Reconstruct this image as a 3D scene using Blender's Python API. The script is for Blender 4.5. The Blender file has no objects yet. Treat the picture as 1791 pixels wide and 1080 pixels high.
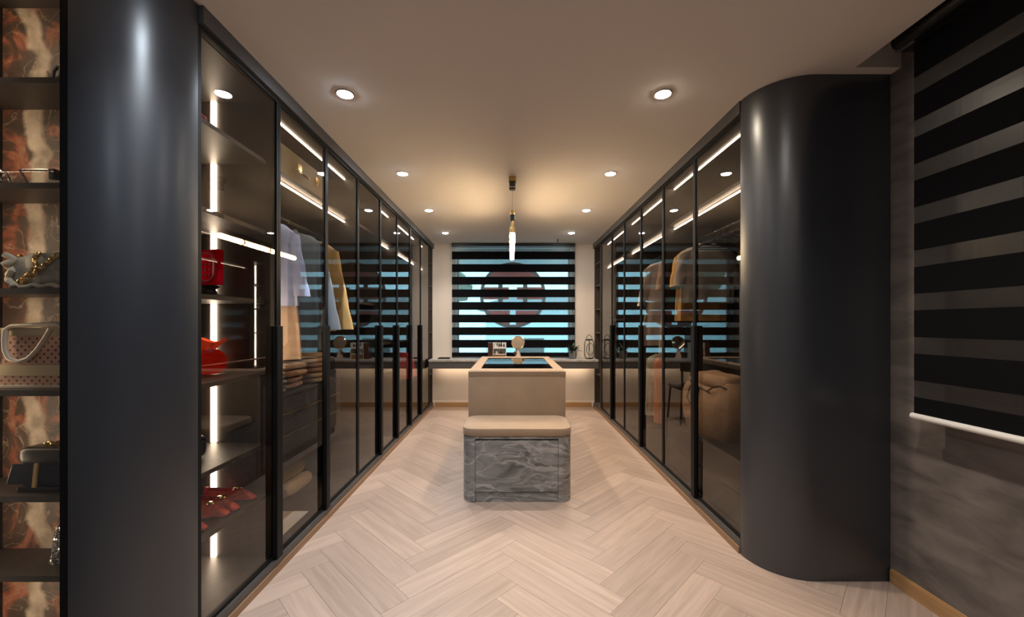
import bpy, bmesh, math, random
from math import pi, sin, cos, radians
from mathutils import Vector, Matrix, noise

random.seed(7)
SC = bpy.context.scene
COL = SC.collection

# ------------------------------------------------------------------ camera
cam_d = bpy.data.cameras.new('camera')
cam = bpy.data.objects.new('camera', cam_d)
COL.objects.link(cam)
cam.location = (0, 0, 1.25)
cam.rotation_euler = (radians(90), 0, 0)
cam_d.sensor_width = 36.0
cam_d.lens = 707.0 / 1791.0 * 36.0
cam_d.shift_x = 1.5 / 1791.0
cam_d.shift_y = 28.0 / 1791.0
cam_d.clip_start = 0.02
SC.camera = cam

# ------------------------------------------------------------------ world, exposure
w = bpy.data.worlds.new('world')
SC.world = w
w.use_nodes = True
bg = w.node_tree.nodes['Background']
bg.inputs['Color'].default_value = (0.42, 0.80, 0.95, 1)
bg.inputs['Strength'].default_value = 2.9
vs = SC.view_settings
vs.view_transform = 'Standard'
vs.look = 'None'
vs.exposure = 0.95
vs.gamma = 1.0
vs.use_curve_mapping = False
SC.cycles.transparent_max_bounces = 20
SC.cycles.max_bounces = 10
SC.cycles.use_denoising = True
SC.cycles.sample_clamp_indirect = 6.0
SC.cycles.caustics_reflective = False
SC.cycles.caustics_refractive = False

DOWN_W = 37.0          # watts of each ceiling downlight
LED_S = 10.5            # emission of the cabinet strips
PEND_S = 54.0          # emission of the pendant tubes

# main sizes of the place (metres)
XL, XR = -1.19, 1.26   # glass planes of the two wardrobe runs
YB = 6.14              # back wall
ZC = 2.4675            # ceiling
XW = 1.845             # right wall
XLW = -1.93            # left wall
YF = -2.6              # wall behind the photographer
ZG0, ZG1 = 0.07, 2.40  # bottom and top of the glass doors

# ------------------------------------------------------------------ material helpers
def new_mat(name):
    m = bpy.data.materials.new(name)
    m.use_nodes = True
    nt = m.node_tree
    return m, nt, nt.nodes, nt.links, nt.nodes['Principled BSDF']

def setin(node, key, val):
    s = node.inputs.get(key)
    if s is not None:
        s.default_value = val

def c4(c):
    return (c[0], c[1], c[2], 1)

def plain(name, col, rough=0.5, metal=0.0, bump=0.0, bscale=200.0, var=0.0, vscale=8.0, spec=0.5, coat=0.0, sheen=0.0):
    m, nt, N, L, P = new_mat(name)
    setin(P, 'Base Color', c4(col)); setin(P, 'Roughness', rough); setin(P, 'Metallic', metal)
    setin(P, 'Specular IOR Level', spec); setin(P, 'Coat Weight', coat); setin(P, 'Sheen Weight', sheen)
    tc = N.new('ShaderNodeTexCoord')
    if var > 0:
        n = N.new('ShaderNodeTexNoise'); n.inputs['Scale'].default_value = vscale; n.inputs['Detail'].default_value = 5
        L.new(tc.outputs['Object'], n.inputs['Vector'])
        r = N.new('ShaderNodeValToRGB')
        a = [max(0, c * (1 - var)) for c in col]; b = [min(1, c * (1 + var)) for c in col]
        r.color_ramp.elements[0].color = c4(a); r.color_ramp.elements[0].position = 0.3
        r.color_ramp.elements[1].color = c4(b); r.color_ramp.elements[1].position = 0.7
        L.new(n.outputs['Fac'], r.inputs['Fac']); L.new(r.outputs['Color'], P.inputs['Base Color'])
    if bump > 0:
        n2 = N.new('ShaderNodeTexNoise'); n2.inputs['Scale'].default_value = bscale; n2.inputs['Detail'].default_value = 3
        L.new(tc.outputs['Object'], n2.inputs['Vector'])
        b = N.new('ShaderNodeBump'); b.inputs['Strength'].default_value = bump; b.inputs['Distance'].default_value = 0.004
        L.new(n2.outputs['Fac'], b.inputs['Height']); L.new(b.outputs['Normal'], P.inputs['Normal'])
    return m

def emit(name, col, s):
    m, nt, N, L, P = new_mat(name)
    setin(P, 'Base Color', c4(col)); setin(P, 'Emission Color', c4(col)); setin(P, 'Emission Strength', s)
    return m

def glass_sheet(name, tint, gloss=1.0, ior=1.5, rough=0.0):
    """flat pane: tinted see-through with a Fresnel reflection on the face the ray enters by"""
    m, nt, N, L, P = new_mat(name)
    N.remove(P)
    out = N['Material Output']
    tr = N.new('ShaderNodeBsdfTransparent'); tr.inputs['Color'].default_value = c4(tint)
    tr2 = N.new('ShaderNodeBsdfTransparent')
    gl = N.new('ShaderNodeBsdfGlossy'); gl.inputs['Roughness'].default_value = rough
    gl.inputs['Color'].default_value = (gloss, gloss, gloss, 1)
    fr = N.new('ShaderNodeFresnel'); fr.inputs['IOR'].default_value = ior
    mx = N.new('ShaderNodeMixShader'); L.new(fr.outputs[0], mx.inputs[0]); L.new(tr.outputs[0], mx.inputs[1]); L.new(gl.outputs[0], mx.inputs[2])
    ge = N.new('ShaderNodeNewGeometry')
    m2 = N.new('ShaderNodeMixShader'); L.new(ge.outputs['Backfacing'], m2.inputs[0]); L.new(mx.outputs[0], m2.inputs[1]); L.new(tr2.outputs[0], m2.inputs[2])
    L.new(m2.outputs[0], out.inputs['Surface'])
    return m

def sheer_mat(name, col, open_fac, vary=0.15):
    m, nt, N, L, P = new_mat(name)
    N.remove(P)
    out = N['Material Output']
    tr = N.new('ShaderNodeBsdfTransparent'); tr.inputs['Color'].default_value = (0.94, 0.97, 0.98, 1)
    df = N.new('ShaderNodeBsdfDiffuse'); df.inputs['Color'].default_value = c4(col)
    tl = N.new('ShaderNodeBsdfTranslucent'); tl.inputs['Color'].default_value = c4(col)
    gl = N.new('ShaderNodeBsdfGlossy'); gl.inputs['Roughness'].default_value = 0.32; gl.inputs['Color'].default_value = (0.5, 0.5, 0.5, 1)
    a = N.new('ShaderNodeMixShader'); a.inputs[0].default_value = 0.4; L.new(df.outputs[0], a.inputs[1]); L.new(tl.outputs[0], a.inputs[2])
    g = N.new('ShaderNodeMixShader'); g.inputs[0].default_value = 0.12; L.new(a.outputs[0], g.inputs[1]); L.new(gl.outputs[0], g.inputs[2])
    # fine weave modulates how open the cloth is
    tc = N.new('ShaderNodeTexCoord'); mp = N.new('ShaderNodeMapping'); mp.inputs['Scale'].default_value = (60, 60, 500)
    n = N.new('ShaderNodeTexNoise'); n.inputs['Scale'].default_value = 1.0; n.inputs['Detail'].default_value = 2
    L.new(tc.outputs['Object'], mp.inputs['Vector']); L.new(mp.outputs[0], n.inputs['Vector'])
    mr = N.new('ShaderNodeMapRange'); mr.inputs['To Min'].default_value = max(0, open_fac - vary); mr.inputs['To Max'].default_value = min(1, open_fac + vary)
    L.new(n.outputs['Fac'], mr.inputs['Value'])
    x = N.new('ShaderNodeMixShader'); L.new(mr.outputs[0], x.inputs[0]); L.new(g.outputs[0], x.inputs[1]); L.new(tr.outputs[0], x.inputs[2])
    L.new(x.outputs[0], out.inputs['Surface'])
    return m

def wood_mat(name, base, dark, rough, along, scale=1.0, per_object=True, bump=0.05):
    """wood grain running along the local axis 'along' (0, 1 or 2)"""
    m, nt, N, L, P = new_mat(name)
    tc = N.new('ShaderNodeTexCoord'); mp = N.new('ShaderNodeMapping')
    s = [38 * scale] * 3; s[along] = 2.2 * scale
    mp.inputs['Scale'].default_value = s
    L.new(tc.outputs['Object'], mp.inputs['Vector'])
    oi = N.new('ShaderNodeObjectInfo')
    if per_object:
        mul = N.new('ShaderNodeMath'); mul.operation = 'MULTIPLY'; mul.inputs[1].default_value = 61.0
        L.new(oi.outputs['Random'], mul.inputs[0])
        cb = N.new('ShaderNodeCombineXYZ')
        for k in range(3): L.new(mul.outputs[0], cb.inputs[k])
        L.new(cb.outputs[0], mp.inputs['Location'])
    n = N.new('ShaderNodeTexNoise'); n.inputs['Scale'].default_value = 1.0; n.inputs['Detail'].default_value = 6; n.inputs['Roughness'].default_value = 0.6
    n.inputs['Distortion'].default_value = 0.6
    L.new(mp.outputs[0], n.inputs['Vector'])
    r = N.new('ShaderNodeValToRGB')
    r.color_ramp.elements[0].position = 0.30; r.color_ramp.elements[0].color = c4(dark)
    r.color_ramp.elements[1].position = 0.66; r.color_ramp.elements[1].color = c4(base)
    L.new(n.outputs['Fac'], r.inputs['Fac'])
    col = r.outputs['Color']
    if per_object:
        hs = N.new('ShaderNodeHueSaturation')
        mr = N.new('ShaderNodeMapRange'); mr.inputs['To Min'].default_value = 0.88; mr.inputs['To Max'].default_value = 1.09
        L.new(oi.outputs['Random'], mr.inputs['Value']); L.new(mr.outputs[0], hs.inputs['Value'])
        L.new(col, hs.inputs['Color']); col = hs.outputs['Color']
    L.new(col, P.inputs['Base Color'])
    setin(P, 'Roughness', rough)
    b = N.new('ShaderNodeBump'); b.inputs['Strength'].default_value = bump; b.inputs['Distance'].default_value = 0.003
    L.new(n.outputs['Fac'], b.inputs['Height']); L.new(b.outputs['Normal'], P.inputs['Normal'])
    return m

def marble_mat(name, stops, scale, distort, rough=0.25, veins=(0.85, 0.85, 0.83), vein_scale=3.0, stretch=(1, 1, 1)):
    m, nt, N, L, P = new_mat(name)
    tc = N.new('ShaderNodeTexCoord'); mp = N.new('ShaderNodeMapping'); mp.inputs['Scale'].default_value = stretch
    mp.inputs['Rotation'].default_value = (0.2, 0.5, 0.3)
    L.new(tc.outputs['Object'], mp.inputs['Vector'])
    n0 = N.new('ShaderNodeTexNoise'); n0.inputs['Scale'].default_value = 1.6 * scale; n0.inputs['Detail'].default_value = 5
    L.new(mp.outputs[0], n0.inputs['Vector'])
    ad = N.new('ShaderNodeMixRGB'); ad.blend_type = 'ADD'; ad.inputs[0].default_value = distort
    L.new(mp.outputs[0], ad.inputs[1]); L.new(n0.outputs['Color'], ad.inputs[2])
    n1 = N.new('ShaderNodeTexNoise'); n1.inputs['Scale'].default_value = 2.2 * scale; n1.inputs['Detail'].default_value = 8; n1.inputs['Distortion'].default_value = 1.6
    L.new(ad.outputs[0], n1.inputs['Vector'])
    r = N.new('ShaderNodeValToRGB')
    while len(r.color_ramp.elements) < len(stops): r.color_ramp.elements.new(0.5)
    for e, (p, c) in zip(r.color_ramp.elements, stops): e.position = p; e.color = c4(c)
    L.new(n1.outputs['Fac'], r.inputs['Fac'])
    wv = N.new('ShaderNodeTexNoise'); wv.inputs['Scale'].default_value = vein_scale * scale; wv.inputs['Detail'].default_value = 7; wv.inputs['Distortion'].default_value = 2.2
    L.new(ad.outputs[0], wv.inputs['Vector'])
    sb = N.new('ShaderNodeMath'); sb.operation = 'SUBTRACT'; sb.inputs[1].default_value = 0.5; L.new(wv.outputs['Fac'], sb.inputs[0])
    ab = N.new('ShaderNodeMath'); ab.operation = 'ABSOLUTE'; L.new(sb.outputs[0], ab.inputs[0])
    vr = N.new('ShaderNodeValToRGB'); vr.color_ramp.elements[0].position = 0.0; vr.color_ramp.elements[0].color = (0.62, 0.62, 0.62, 1)
    vr.color_ramp.elements[1].position = 0.035; vr.color_ramp.elements[1].color = (0, 0, 0, 1)
    L.new(ab.outputs[0], vr.inputs['Fac'])
    mx = N.new('ShaderNodeMixRGB'); mx.inputs[2].default_value = c4(veins)
    L.new(vr.outputs['Color'], mx.inputs[0]); L.new(r.outputs['Color'], mx.inputs[1])
    L.new(mx.outputs[0], P.inputs['Base Color'])
    setin(P, 'Roughness', rough)
    return m

def agate_mat(name, x0):
    """brown and rust stone with one broad cream vein running up it"""
    m, nt, N, L, P = new_mat(name)
    tc = N.new('ShaderNodeTexCoord'); sp = N.new('ShaderNodeSeparateXYZ'); L.new(tc.outputs['Object'], sp.inputs[0])
    zo = N.new('ShaderNodeCombineXYZ'); L.new(sp.outputs['Z'], zo.inputs['Z'])
    nz = N.new('ShaderNodeTexNoise'); nz.inputs['Scale'].default_value = 3.4; nz.inputs['Detail'].default_value = 3
    L.new(zo.outputs[0], nz.inputs['Vector'])
    nf = N.new('ShaderNodeTexNoise'); nf.inputs['Scale'].default_value = 14; nf.inputs['Detail'].default_value = 6; L.new(tc.outputs['Object'], nf.inputs['Vector'])
    def math_(op, a, b):
        x = N.new('ShaderNodeMath'); x.operation = op
        for k, v in enumerate((a, b)):
            if v is None: continue
            if isinstance(v, (int, float)): x.inputs[k].default_value = v
            else: L.new(v, x.inputs[k])
        return x.outputs[0]
    off = math_('MULTIPLY', math_('SUBTRACT', nz.outputs['Fac'], 0.5), 0.30)
    off2 = math_('MULTIPLY', math_('SUBTRACT', nf.outputs['Fac'], 0.5), 0.05)
    d = math_('ABSOLUTE', math_('ADD', math_('ADD', math_('SUBTRACT', sp.outputs['X'], x0), off), off2), None)
    vr = N.new('ShaderNodeValToRGB')
    vr.color_ramp.elements[0].position = 0.022; vr.color_ramp.elements[0].color = (1, 1, 1, 1)
    vr.color_ramp.elements[1].position = 0.04; vr.color_ramp.elements[1].color = (0, 0, 0, 1)
    L.new(d, vr.inputs['Fac'])
    nb = N.new('ShaderNodeTexNoise'); nb.inputs['Scale'].default_value = 5; nb.inputs['Detail'].default_value = 7; nb.inputs['Distortion'].default_value = 2.5
    L.new(tc.outputs['Object'], nb.inputs['Vector'])
    br = N.new('ShaderNodeValToRGB')
    br.color_ramp.elements[0].position = 0.32; br.color_ramp.elements[0].color = (0.045, 0.028, 0.018, 1)
    br.color_ramp.elements[1].position = 0.72; br.color_ramp.elements[1].color = (0.36, 0.21, 0.13, 1)
    e = br.color_ramp.elements.new(0.50); e.color = (0.10, 0.055, 0.035, 1)
    e = br.color_ramp.elements.new(0.60); e.color = (0.34, 0.10, 0.05, 1)
    L.new(nb.outputs['Fac'], br.inputs['Fac'])
    nv = N.new('ShaderNodeTexNoise'); nv.inputs['Scale'].default_value = 4; nv.inputs['Detail'].default_value = 4; nv.inputs['Distortion'].default_value = 3
    L.new(tc.outputs['Object'], nv.inputs['Vector'])
    dv = math_('ABSOLUTE', math_('SUBTRACT', nv.outputs['Fac'], 0.5), None)
    v2 = N.new('ShaderNodeValToRGB'); v2.color_ramp.elements[0].color = (0.6, 0.6, 0.6, 1); v2.color_ramp.elements[1].position = 0.012; v2.color_ramp.elements[1].color = (0, 0, 0, 1)
    L.new(dv, v2.inputs['Fac'])
    mx = N.new('ShaderNodeMixRGB'); mx.inputs[2].default_value = (0.55, 0.42, 0.30, 1); L.new(v2.outputs[0], mx.inputs[0]); L.new(br.outputs[0], mx.inputs[1])
    cr = N.new('ShaderNodeValToRGB'); cr.color_ramp.elements[0].position = 0.35; cr.color_ramp.elements[0].color = (0.36, 0.27, 0.19, 1); cr.color_ramp.elements[1].position = 0.65; cr.color_ramp.elements[1].color = (0.72, 0.60, 0.47, 1)
    L.new(nf.outputs['Fac'], cr.inputs['Fac'])
    m2 = N.new('ShaderNodeMixRGB'); L.new(vr.outputs[0], m2.inputs[0]); L.new(mx.outputs[0], m2.inputs[1]); L.new(cr.outputs[0], m2.inputs[2])
    L.new(m2.outputs[0], P.inputs['Base Color']); setin(P, 'Roughness', 0.5)
    return m

def dots_mat(name, base, dot, size):
    m, nt, N, L, P = new_mat(name)
    tc = N.new('ShaderNodeTexCoord'); mp = N.new('ShaderNodeMapping'); mp.inputs['Rotation'].default_value = (0, radians(45), 0)
    mp.inputs['Scale'].default_value = (1 / size, 0.0, 1 / size)
    L.new(tc.outputs['Object'], mp.inputs['Vector'])
    v = N.new('ShaderNodeTexVoronoi'); v.inputs['Randomness'].default_value = 0.0; v.inputs['Scale'].default_value = 1.0
    L.new(mp.outputs[0], v.inputs['Vector'])
    r = N.new('ShaderNodeValToRGB'); r.color_ramp.interpolation = 'CONSTANT'
    r.color_ramp.elements[0].color = c4(dot); r.color_ramp.elements[1].position = 0.22; r.color_ramp.elements[1].color = c4(base)
    L.new(v.outputs['Distance'], r.inputs['Fac']); L.new(r.outputs[0], P.inputs['Base Color']); setin(P, 'Roughness', 0.35)
    return m

def plaster_mat(name, a, b):
    m, nt, N, L, P = new_mat(name)
    tc = N.new('ShaderNodeTexCoord'); mp = N.new('ShaderNodeMapping'); mp.inputs['Rotation'].default_value = (0.6, 0, 0); mp.inputs['Scale'].default_value = (3, 3, 9)
    L.new(tc.outputs['Object'], mp.inputs['Vector'])
    n = N.new('ShaderNodeTexNoise'); n.inputs['Scale'].default_value = 1.3; n.inputs['Detail'].default_value = 7; n.inputs['Distortion'].default_value = 0.7
    L.new(mp.outputs[0], n.inputs['Vector'])
    r = N.new('ShaderNodeValToRGB'); r.color_ramp.elements[0].position = 0.30; r.color_ramp.elements[0].color = c4(a); r.color_ramp.elements[1].position = 0.72; r.color_ramp.elements[1].color = c4(b)
    L.new(n.outputs['Fac'], r.inputs['Fac']); L.new(r.outputs[0], P.inputs['Base Color']); setin(P, 'Roughness', 0.55)
    bp = N.new('ShaderNodeBump'); bp.inputs['Strength'].default_value = 0.08; L.new(n.outputs['Fac'], bp.inputs['Height']); L.new(bp.outputs[0], P.inputs['Normal'])
    return m

def paper_mat(name, col):
    m, nt, N, L, P = new_mat(name); N.remove(P)
    d = N.new('ShaderNodeBsdfDiffuse'); d.inputs['Color'].default_value = c4(col)
    t = N.new('ShaderNodeBsdfTranslucent'); t.inputs['Color'].default_value = c4(col)
    x = N.new('ShaderNodeMixShader'); x.inputs[0].default_value = 0.6
    L.new(d.outputs[0], x.inputs[1]); L.new(t.outputs[0], x.inputs[2]); L.new(x.outputs[0], N['Material Output'].inputs['Surface'])
    return m

M = {}
M['ceiling'] = plain('ceiling_paint', (0.72, 0.675, 0.635), 0.9, bump=0.03)
M['wall'] = plain('wall_paint', (0.80, 0.72, 0.64), 0.85, bump=0.04)
M['dim_wall'] = plain('room_paint', (0.20, 0.18, 0.165), 0.85, bump=0.04)
M['plaster'] = plaster_mat('grey_plaster', (0.085, 0.072, 0.066), (0.20, 0.172, 0.155))
M['plank'] = wood_mat('pale_oak', (0.42, 0.318, 0.262), (0.315, 0.235, 0.19), 0.42, 0)
M['floor'] = wood_mat('floor_base', (0.30, 0.22, 0.18), (0.22, 0.16, 0.13), 0.6, 1, per_object=False)
M['skirt'] = wood_mat('skirting_oak', (0.46, 0.27, 0.12), (0.36, 0.20, 0.085), 0.4, 0, per_object=False)
M['skirt_y'] = wood_mat('skirting_oak_side', (0.46, 0.27, 0.12), (0.36, 0.20, 0.085), 0.4, 1, per_object=False)
M['kick'] = wood_mat('kick_oak', (0.27, 0.155, 0.085), (0.20, 0.115, 0.06), 0.45, 1, per_object=False)
M['column'] = plain('charcoal_lacquer', (0.027, 0.030, 0.037), 0.34, spec=0.9)
M['charcoal'] = plain('charcoal_panel', (0.055, 0.053, 0.053), 0.42)
M['desk_front'] = plain('desk_apron_grey', (0.085, 0.080, 0.080), 0.42)
M['frame'] = plain('black_aluminium', (0.005, 0.005, 0.0055), 0.5, spec=0.15)
M['carcass'] = wood_mat('smoked_oak', (0.046, 0.036, 0.029), (0.032, 0.025, 0.020), 0.5, 2, per_object=False, bump=0.03)
M['shelf'] = wood_mat('smoked_oak_shelf', (0.058, 0.045, 0.036), (0.040, 0.031, 0.025), 0.45, 1, per_object=False, bump=0.03)
M['drawer'] = plain('slate_drawer', (0.050, 0.050, 0.053), 0.45)
M['glass'] = glass_sheet('smoked_glass', (0.63, 0.58, 0.53))
M['clear'] = glass_sheet('clear_glass', (0.93, 0.94, 0.94))
M['pane'] = glass_sheet('window_glass', (0.80, 0.94, 0.96))
M['dark_pane'] = plain('dark_window_glass', (0.010, 0.010, 0.011), 0.06)
M['topglass'] = glass_sheet('island_glass', (0.30, 0.29, 0.28), ior=3.4)
M['led'] = emit('warm_led', (1.0, 0.83, 0.64), LED_S)
M['led_soft'] = emit('warm_led_soft', (1.0, 0.74, 0.48), 15.0)
M['shelf_fill'] = emit('added_shelf_fill', (1.0, 0.83, 0.64), 3.0)  # weak glow for the added strips in the shoe bay
M['sweater_fill'] = emit('added_sweater_fill', (1.0, 0.83, 0.64), 48.0)  # strong glow for the added strip beside the sweaters
M['led_desk'] = emit('warm_led_desk', (1.0, 0.76, 0.52), 13.0)
M['lens_cool'] = emit('cool_lens', (0.80, 0.90, 1.0), 150.0)
M['lens_warm'] = emit('warm_lens', (1.0, 0.86, 0.68), 150.0)
M['lens_mid'] = emit('neutral_lens', (1.0, 0.95, 0.90), 150.0)
M['tube'] = emit('pendant_tube', (1.0, 0.72, 0.42), PEND_S)
M['trim_grey'] = plain('lamp_trim', (0.35, 0.33, 0.31), 0.5)
M['white'] = plain('white_enamel', (0.75, 0.73, 0.70), 0.4)
M['brass'] = plain('brass', (0.62, 0.42, 0.18), 0.25, metal=1.0)
M['gold'] = plain('gold', (0.80, 0.55, 0.22), 0.2, metal=1.0)
M['bronze'] = plain('dark_gold_case', (0.33, 0.25, 0.12), 0.5, metal=0.15)
M['black'] = plain('black_metal', (0.012, 0.012, 0.012), 0.35)
M['chrome'] = plain('chrome', (0.75, 0.75, 0.76), 0.12, metal=1.0)
M['mirror'] = plain('mirror_silver', (0.92, 0.90, 0.88), 0.01, metal=1.0)
M['leather'] = plain('beige_nubuck', (0.285, 0.196, 0.126), 0.75, bump=0.12, bscale=60, var=0.10, vscale=5, sheen=0.25)
M['leather_top'] = M['leather']
M['grey_marble'] = marble_mat('grey_marble', [(0.28, (0.05, 0.05, 0.05)), (0.42, (0.17, 0.17, 0.17)), (0.52, (0.24, 0.24, 0.24)), (0.56, (0.13, 0.13, 0.13)), (0.72, (0.40, 0.395, 0.39))], 1.15, 0.6, 0.3, veins=(0.46, 0.45, 0.44), vein_scale=1.7, stretch=(0.8, 1, 2.0))
M['desk_marble'] = marble_mat('desk_marble', [(0.25, (0.22, 0.20, 0.185)), (0.5, (0.42, 0.39, 0.36)), (0.75, (0.55, 0.52, 0.48))], 3.0, 0.5, 0.3)
M['agate'] = agate_mat('brown_agate', -1.79)
M['blind_dark'] = plain('blind_black_weave', (0.005, 0.005, 0.006), 0.9, spec=0.08)
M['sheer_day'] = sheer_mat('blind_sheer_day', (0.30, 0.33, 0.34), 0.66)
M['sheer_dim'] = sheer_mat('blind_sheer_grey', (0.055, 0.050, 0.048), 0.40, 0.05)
M['cream'] = plain('cream_knit', (0.62, 0.50, 0.36), 0.9, bump=0.3, bscale=90, sheen=0.3)
M['tan'] = plain('tan_knit', (0.50, 0.31, 0.18), 0.9, bump=0.3, bscale=90, sheen=0.3)
M['pinkk'] = plain('blush_knit', (0.56, 0.36, 0.27), 0.9, bump=0.3, bscale=90, sheen=0.3)
M['greyk'] = plain('grey_knit', (0.26, 0.26, 0.24), 0.9, bump=0.3, bscale=90)
M['yellow'] = plain('yellow_cotton', (0.62, 0.50, 0.13), 0.85, bump=0.2, bscale=60)
M['blue'] = plain('blue_cotton', (0.07, 0.13, 0.26), 0.85, bump=0.2, bscale=60)
M['shirt_blue'] = plain('pale_blue_cotton', (0.34, 0.38, 0.56), 0.8, bump=0.15, bscale=40, var=0.1)
M['dress_tan'] = plain('tan_dress_cloth', (0.42, 0.29, 0.19), 0.8, bump=0.15, bscale=40, var=0.1)
M['jacket'] = plain('slate_jacket_cloth', (0.17, 0.20, 0.23), 0.8, bump=0.15, bscale=40, var=0.1)
M['ochre'] = plain('ochre_cloth', (0.55, 0.35, 0.13), 0.8, bump=0.15, bscale=40, var=0.1)
M['dress_grey'] = plain('grey_dress_cloth', (0.46, 0.42, 0.39), 0.8, bump=0.15, bscale=40, var=0.1)
M['dress_brown'] = plain('taupe_dress_cloth', (0.30, 0.22, 0.17), 0.8, bump=0.15, bscale=40, var=0.1)
M['white_cloth'] = plain('white_shirt_cloth', (0.36, 0.345, 0.32), 0.8, bump=0.15, bscale=40)
M['coral'] = plain('coral_cloth', (0.72, 0.27, 0.13), 0.8, bump=0.15, bscale=40)
M['sage'] = plain('sage_print_cloth', (0.42, 0.44, 0.38), 0.8, bump=0.15, bscale=40, var=0.3, vscale=20)
M['pinkred'] = plain('pink_red_silk', (0.62, 0.05, 0.08), 0.5, bump=0.1, bscale=40)
M['red'] = plain('red_satin', (0.62, 0.03, 0.02), 0.4, bump=0.1, bscale=60, var=0.2)
M['red_gold'] = plain('red_brocade', (0.72, 0.06, 0.03), 0.45, var=0.5, vscale=60)
M['orange'] = paper_mat('orange_organza', (0.85, 0.11, 0.04))
M['red_glass'] = paper_mat('red_resin', (0.75, 0.01, 0.05))
M['red_light'] = plain('red_filigree', (0.85, 0.10, 0.16), 0.2, coat=0.3)
M['navy'] = plain('navy_leather', (0.012, 0.018, 0.045), 0.4, bump=0.08)
M['black_leather'] = plain('black_leather', (0.014, 0.015, 0.018), 0.35, bump=0.1, bscale=150)
M['blue_leather'] = plain('midnight_leather', (0.010, 0.016, 0.026), 0.28, bump=0.08, bscale=150)
M['cream_leather'] = plain('cream_leather', (0.60, 0.50, 0.37), 0.4, bump=0.06)
M['grey_leather'] = plain('stone_leather', (0.36, 0.33, 0.27), 0.5, bump=0.35, bscale=120, var=0.2, vscale=40)
M['gold_leather'] = plain('pale_gold_leather', (0.46, 0.37, 0.23), 0.35, metal=0.3, bump=0.06)
M['polka'] = dots_mat('blush_polka', (0.55, 0.30, 0.20), (0.10, 0.02, 0.015), 0.0185)
M['sequin'] = plain('silver_sequin', (0.62, 0.55, 0.46), 0.25, metal=0.8)
M['umber'] = plain('dark_mahogany', (0.06, 0.018, 0.012), 0.35)
M['amber_box'] = plain('brown_drawer', (0.22, 0.10, 0.04), 0.4)
M['stone'] = plain('blush_stone', (0.60, 0.47, 0.40), 0.5)
M['leaf'] = plain('leaf_green', (0.030, 0.060, 0.030), 0.5, var=0.4, vscale=30)
M['pot'] = plain('grey_concrete', (0.17, 0.18, 0.18), 0.8, bump=0.2)
M['candle'] = plain('candle_wax', (0.75, 0.70, 0.62), 0.6)
M['paper'] = plain('white_card', (0.90, 0.84, 0.74), 0.7)
M['beige_cloth'] = plain('beige_canvas', (0.33, 0.22, 0.14), 0.85, bump=0.2, bscale=50, var=0.1)
M['out_wall'] = plain('pale_render', (0.72, 0.74, 0.74), 0.9)
M['out_roof'] = plain('grey_tile', (0.20, 0.21, 0.22), 0.9)
M['out_green'] = plain('tree_green', (0.06, 0.11, 0.06), 0.9, var=0.5, vscale=6)
M['bark'] = plain('bark', (0.10, 0.07, 0.05), 0.9)
M['concrete'] = plain('concrete', (0.35, 0.35, 0.35), 0.9)
M['emblem_red'] = paper_mat('emblem_red', (0.80, 0.09, 0.10))
M['emblem_dark'] = paper_mat('emblem_plum', (0.12, 0.09, 0.13))

# ------------------------------------------------------------------ geometry helpers: every one returns (verts, faces)
def box(x0, x1, y0, y1, z0, z1):
    if x0 > x1: x0, x1 = x1, x0
    v = [(x0, y0, z0), (x1, y0, z0), (x1, y1, z0), (x0, y1, z0), (x0, y0, z1), (x1, y0, z1), (x1, y1, z1), (x0, y1, z1)]
    f = [(3, 2, 1, 0), (4, 5, 6, 7), (0, 1, 5, 4), (1, 2, 6, 5), (2, 3, 7, 6), (3, 0, 4, 7)]
    return v, f

def cbox(c, s):
    return box(c[0] - s[0] / 2, c[0] + s[0] / 2, c[1] - s[1] / 2, c[1] + s[1] / 2, c[2] - s[2] / 2, c[2] + s[2] / 2)

def join(*gs):
    v, f = [], []
    for g in gs:
        o = len(v); v += list(g[0]); f += [tuple(i + o for i in q) for q in g[1]]
    return v, f

def xf(g, loc=(0, 0, 0), rot=(0, 0, 0), scale=(1, 1, 1)):
    from mathutils import Euler
    m = Matrix.Translation(loc) @ Euler(rot).to_matrix().to_4x4() @ Matrix.Diagonal((*scale, 1))
    return [tuple(m @ Vector(p)) for p in g[0]], g[1]

def loft(loops, closed=True, cap=True):
    """skin a list of equal-length loops"""
    n = len(loops[0]); v = [tuple(p) for l in loops for p in l]; f = []
    for i in range(len(loops) - 1):
        for j in range(n if closed else n - 1):
            k = (j + 1) % n
            f.append((i * n + j, i * n + k, (i + 1) * n + k, (i + 1) * n + j))
    if cap and closed:
        f.append(tuple(reversed(range(n)))); f.append(tuple((len(loops) - 1) * n + j for j in range(n)))
    return v, f

def lathe(prof, n=20, c=(0, 0, 0), cap=True):
    return loft([[(c[0] + r * cos(2 * pi * j / n), c[1] + r * sin(2 * pi * j / n), c[2] + z) for j in range(n)] for r, z in prof], cap=cap)

def tube(path, r, n=8, closed=False):
    P = [Vector(p) for p in path]; loops = []; up = None
    rr = r if isinstance(r, (list, tuple)) else [r] * len(P)
    for i, p in enumerate(P):
        if closed: t = P[(i + 1) % len(P)] - P[i - 1]
        else: t = P[min(i + 1, len(P) - 1)] - P[max(i - 1, 0)]
        t.normalize()
        if up is None:
            up = Vector((0, 0, 1)) if abs(t.z) < 0.9 else Vector((1, 0, 0))
        a = t.cross(up)
        if a.length < 1e-4: a = t.cross(Vector((0, 1, 0)))
        a.normalize(); b = t.cross(a); up = -b if b.length > 0 else up
        up = a.cross(t)
        loops.append([p + rr[i] * (a * cos(2 * pi * j / n) + up * sin(2 * pi * j / n)) for j in range(n)])
    if closed: loops.append(loops[0]); return loft(loops, cap=False)
    return loft(loops)

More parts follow.
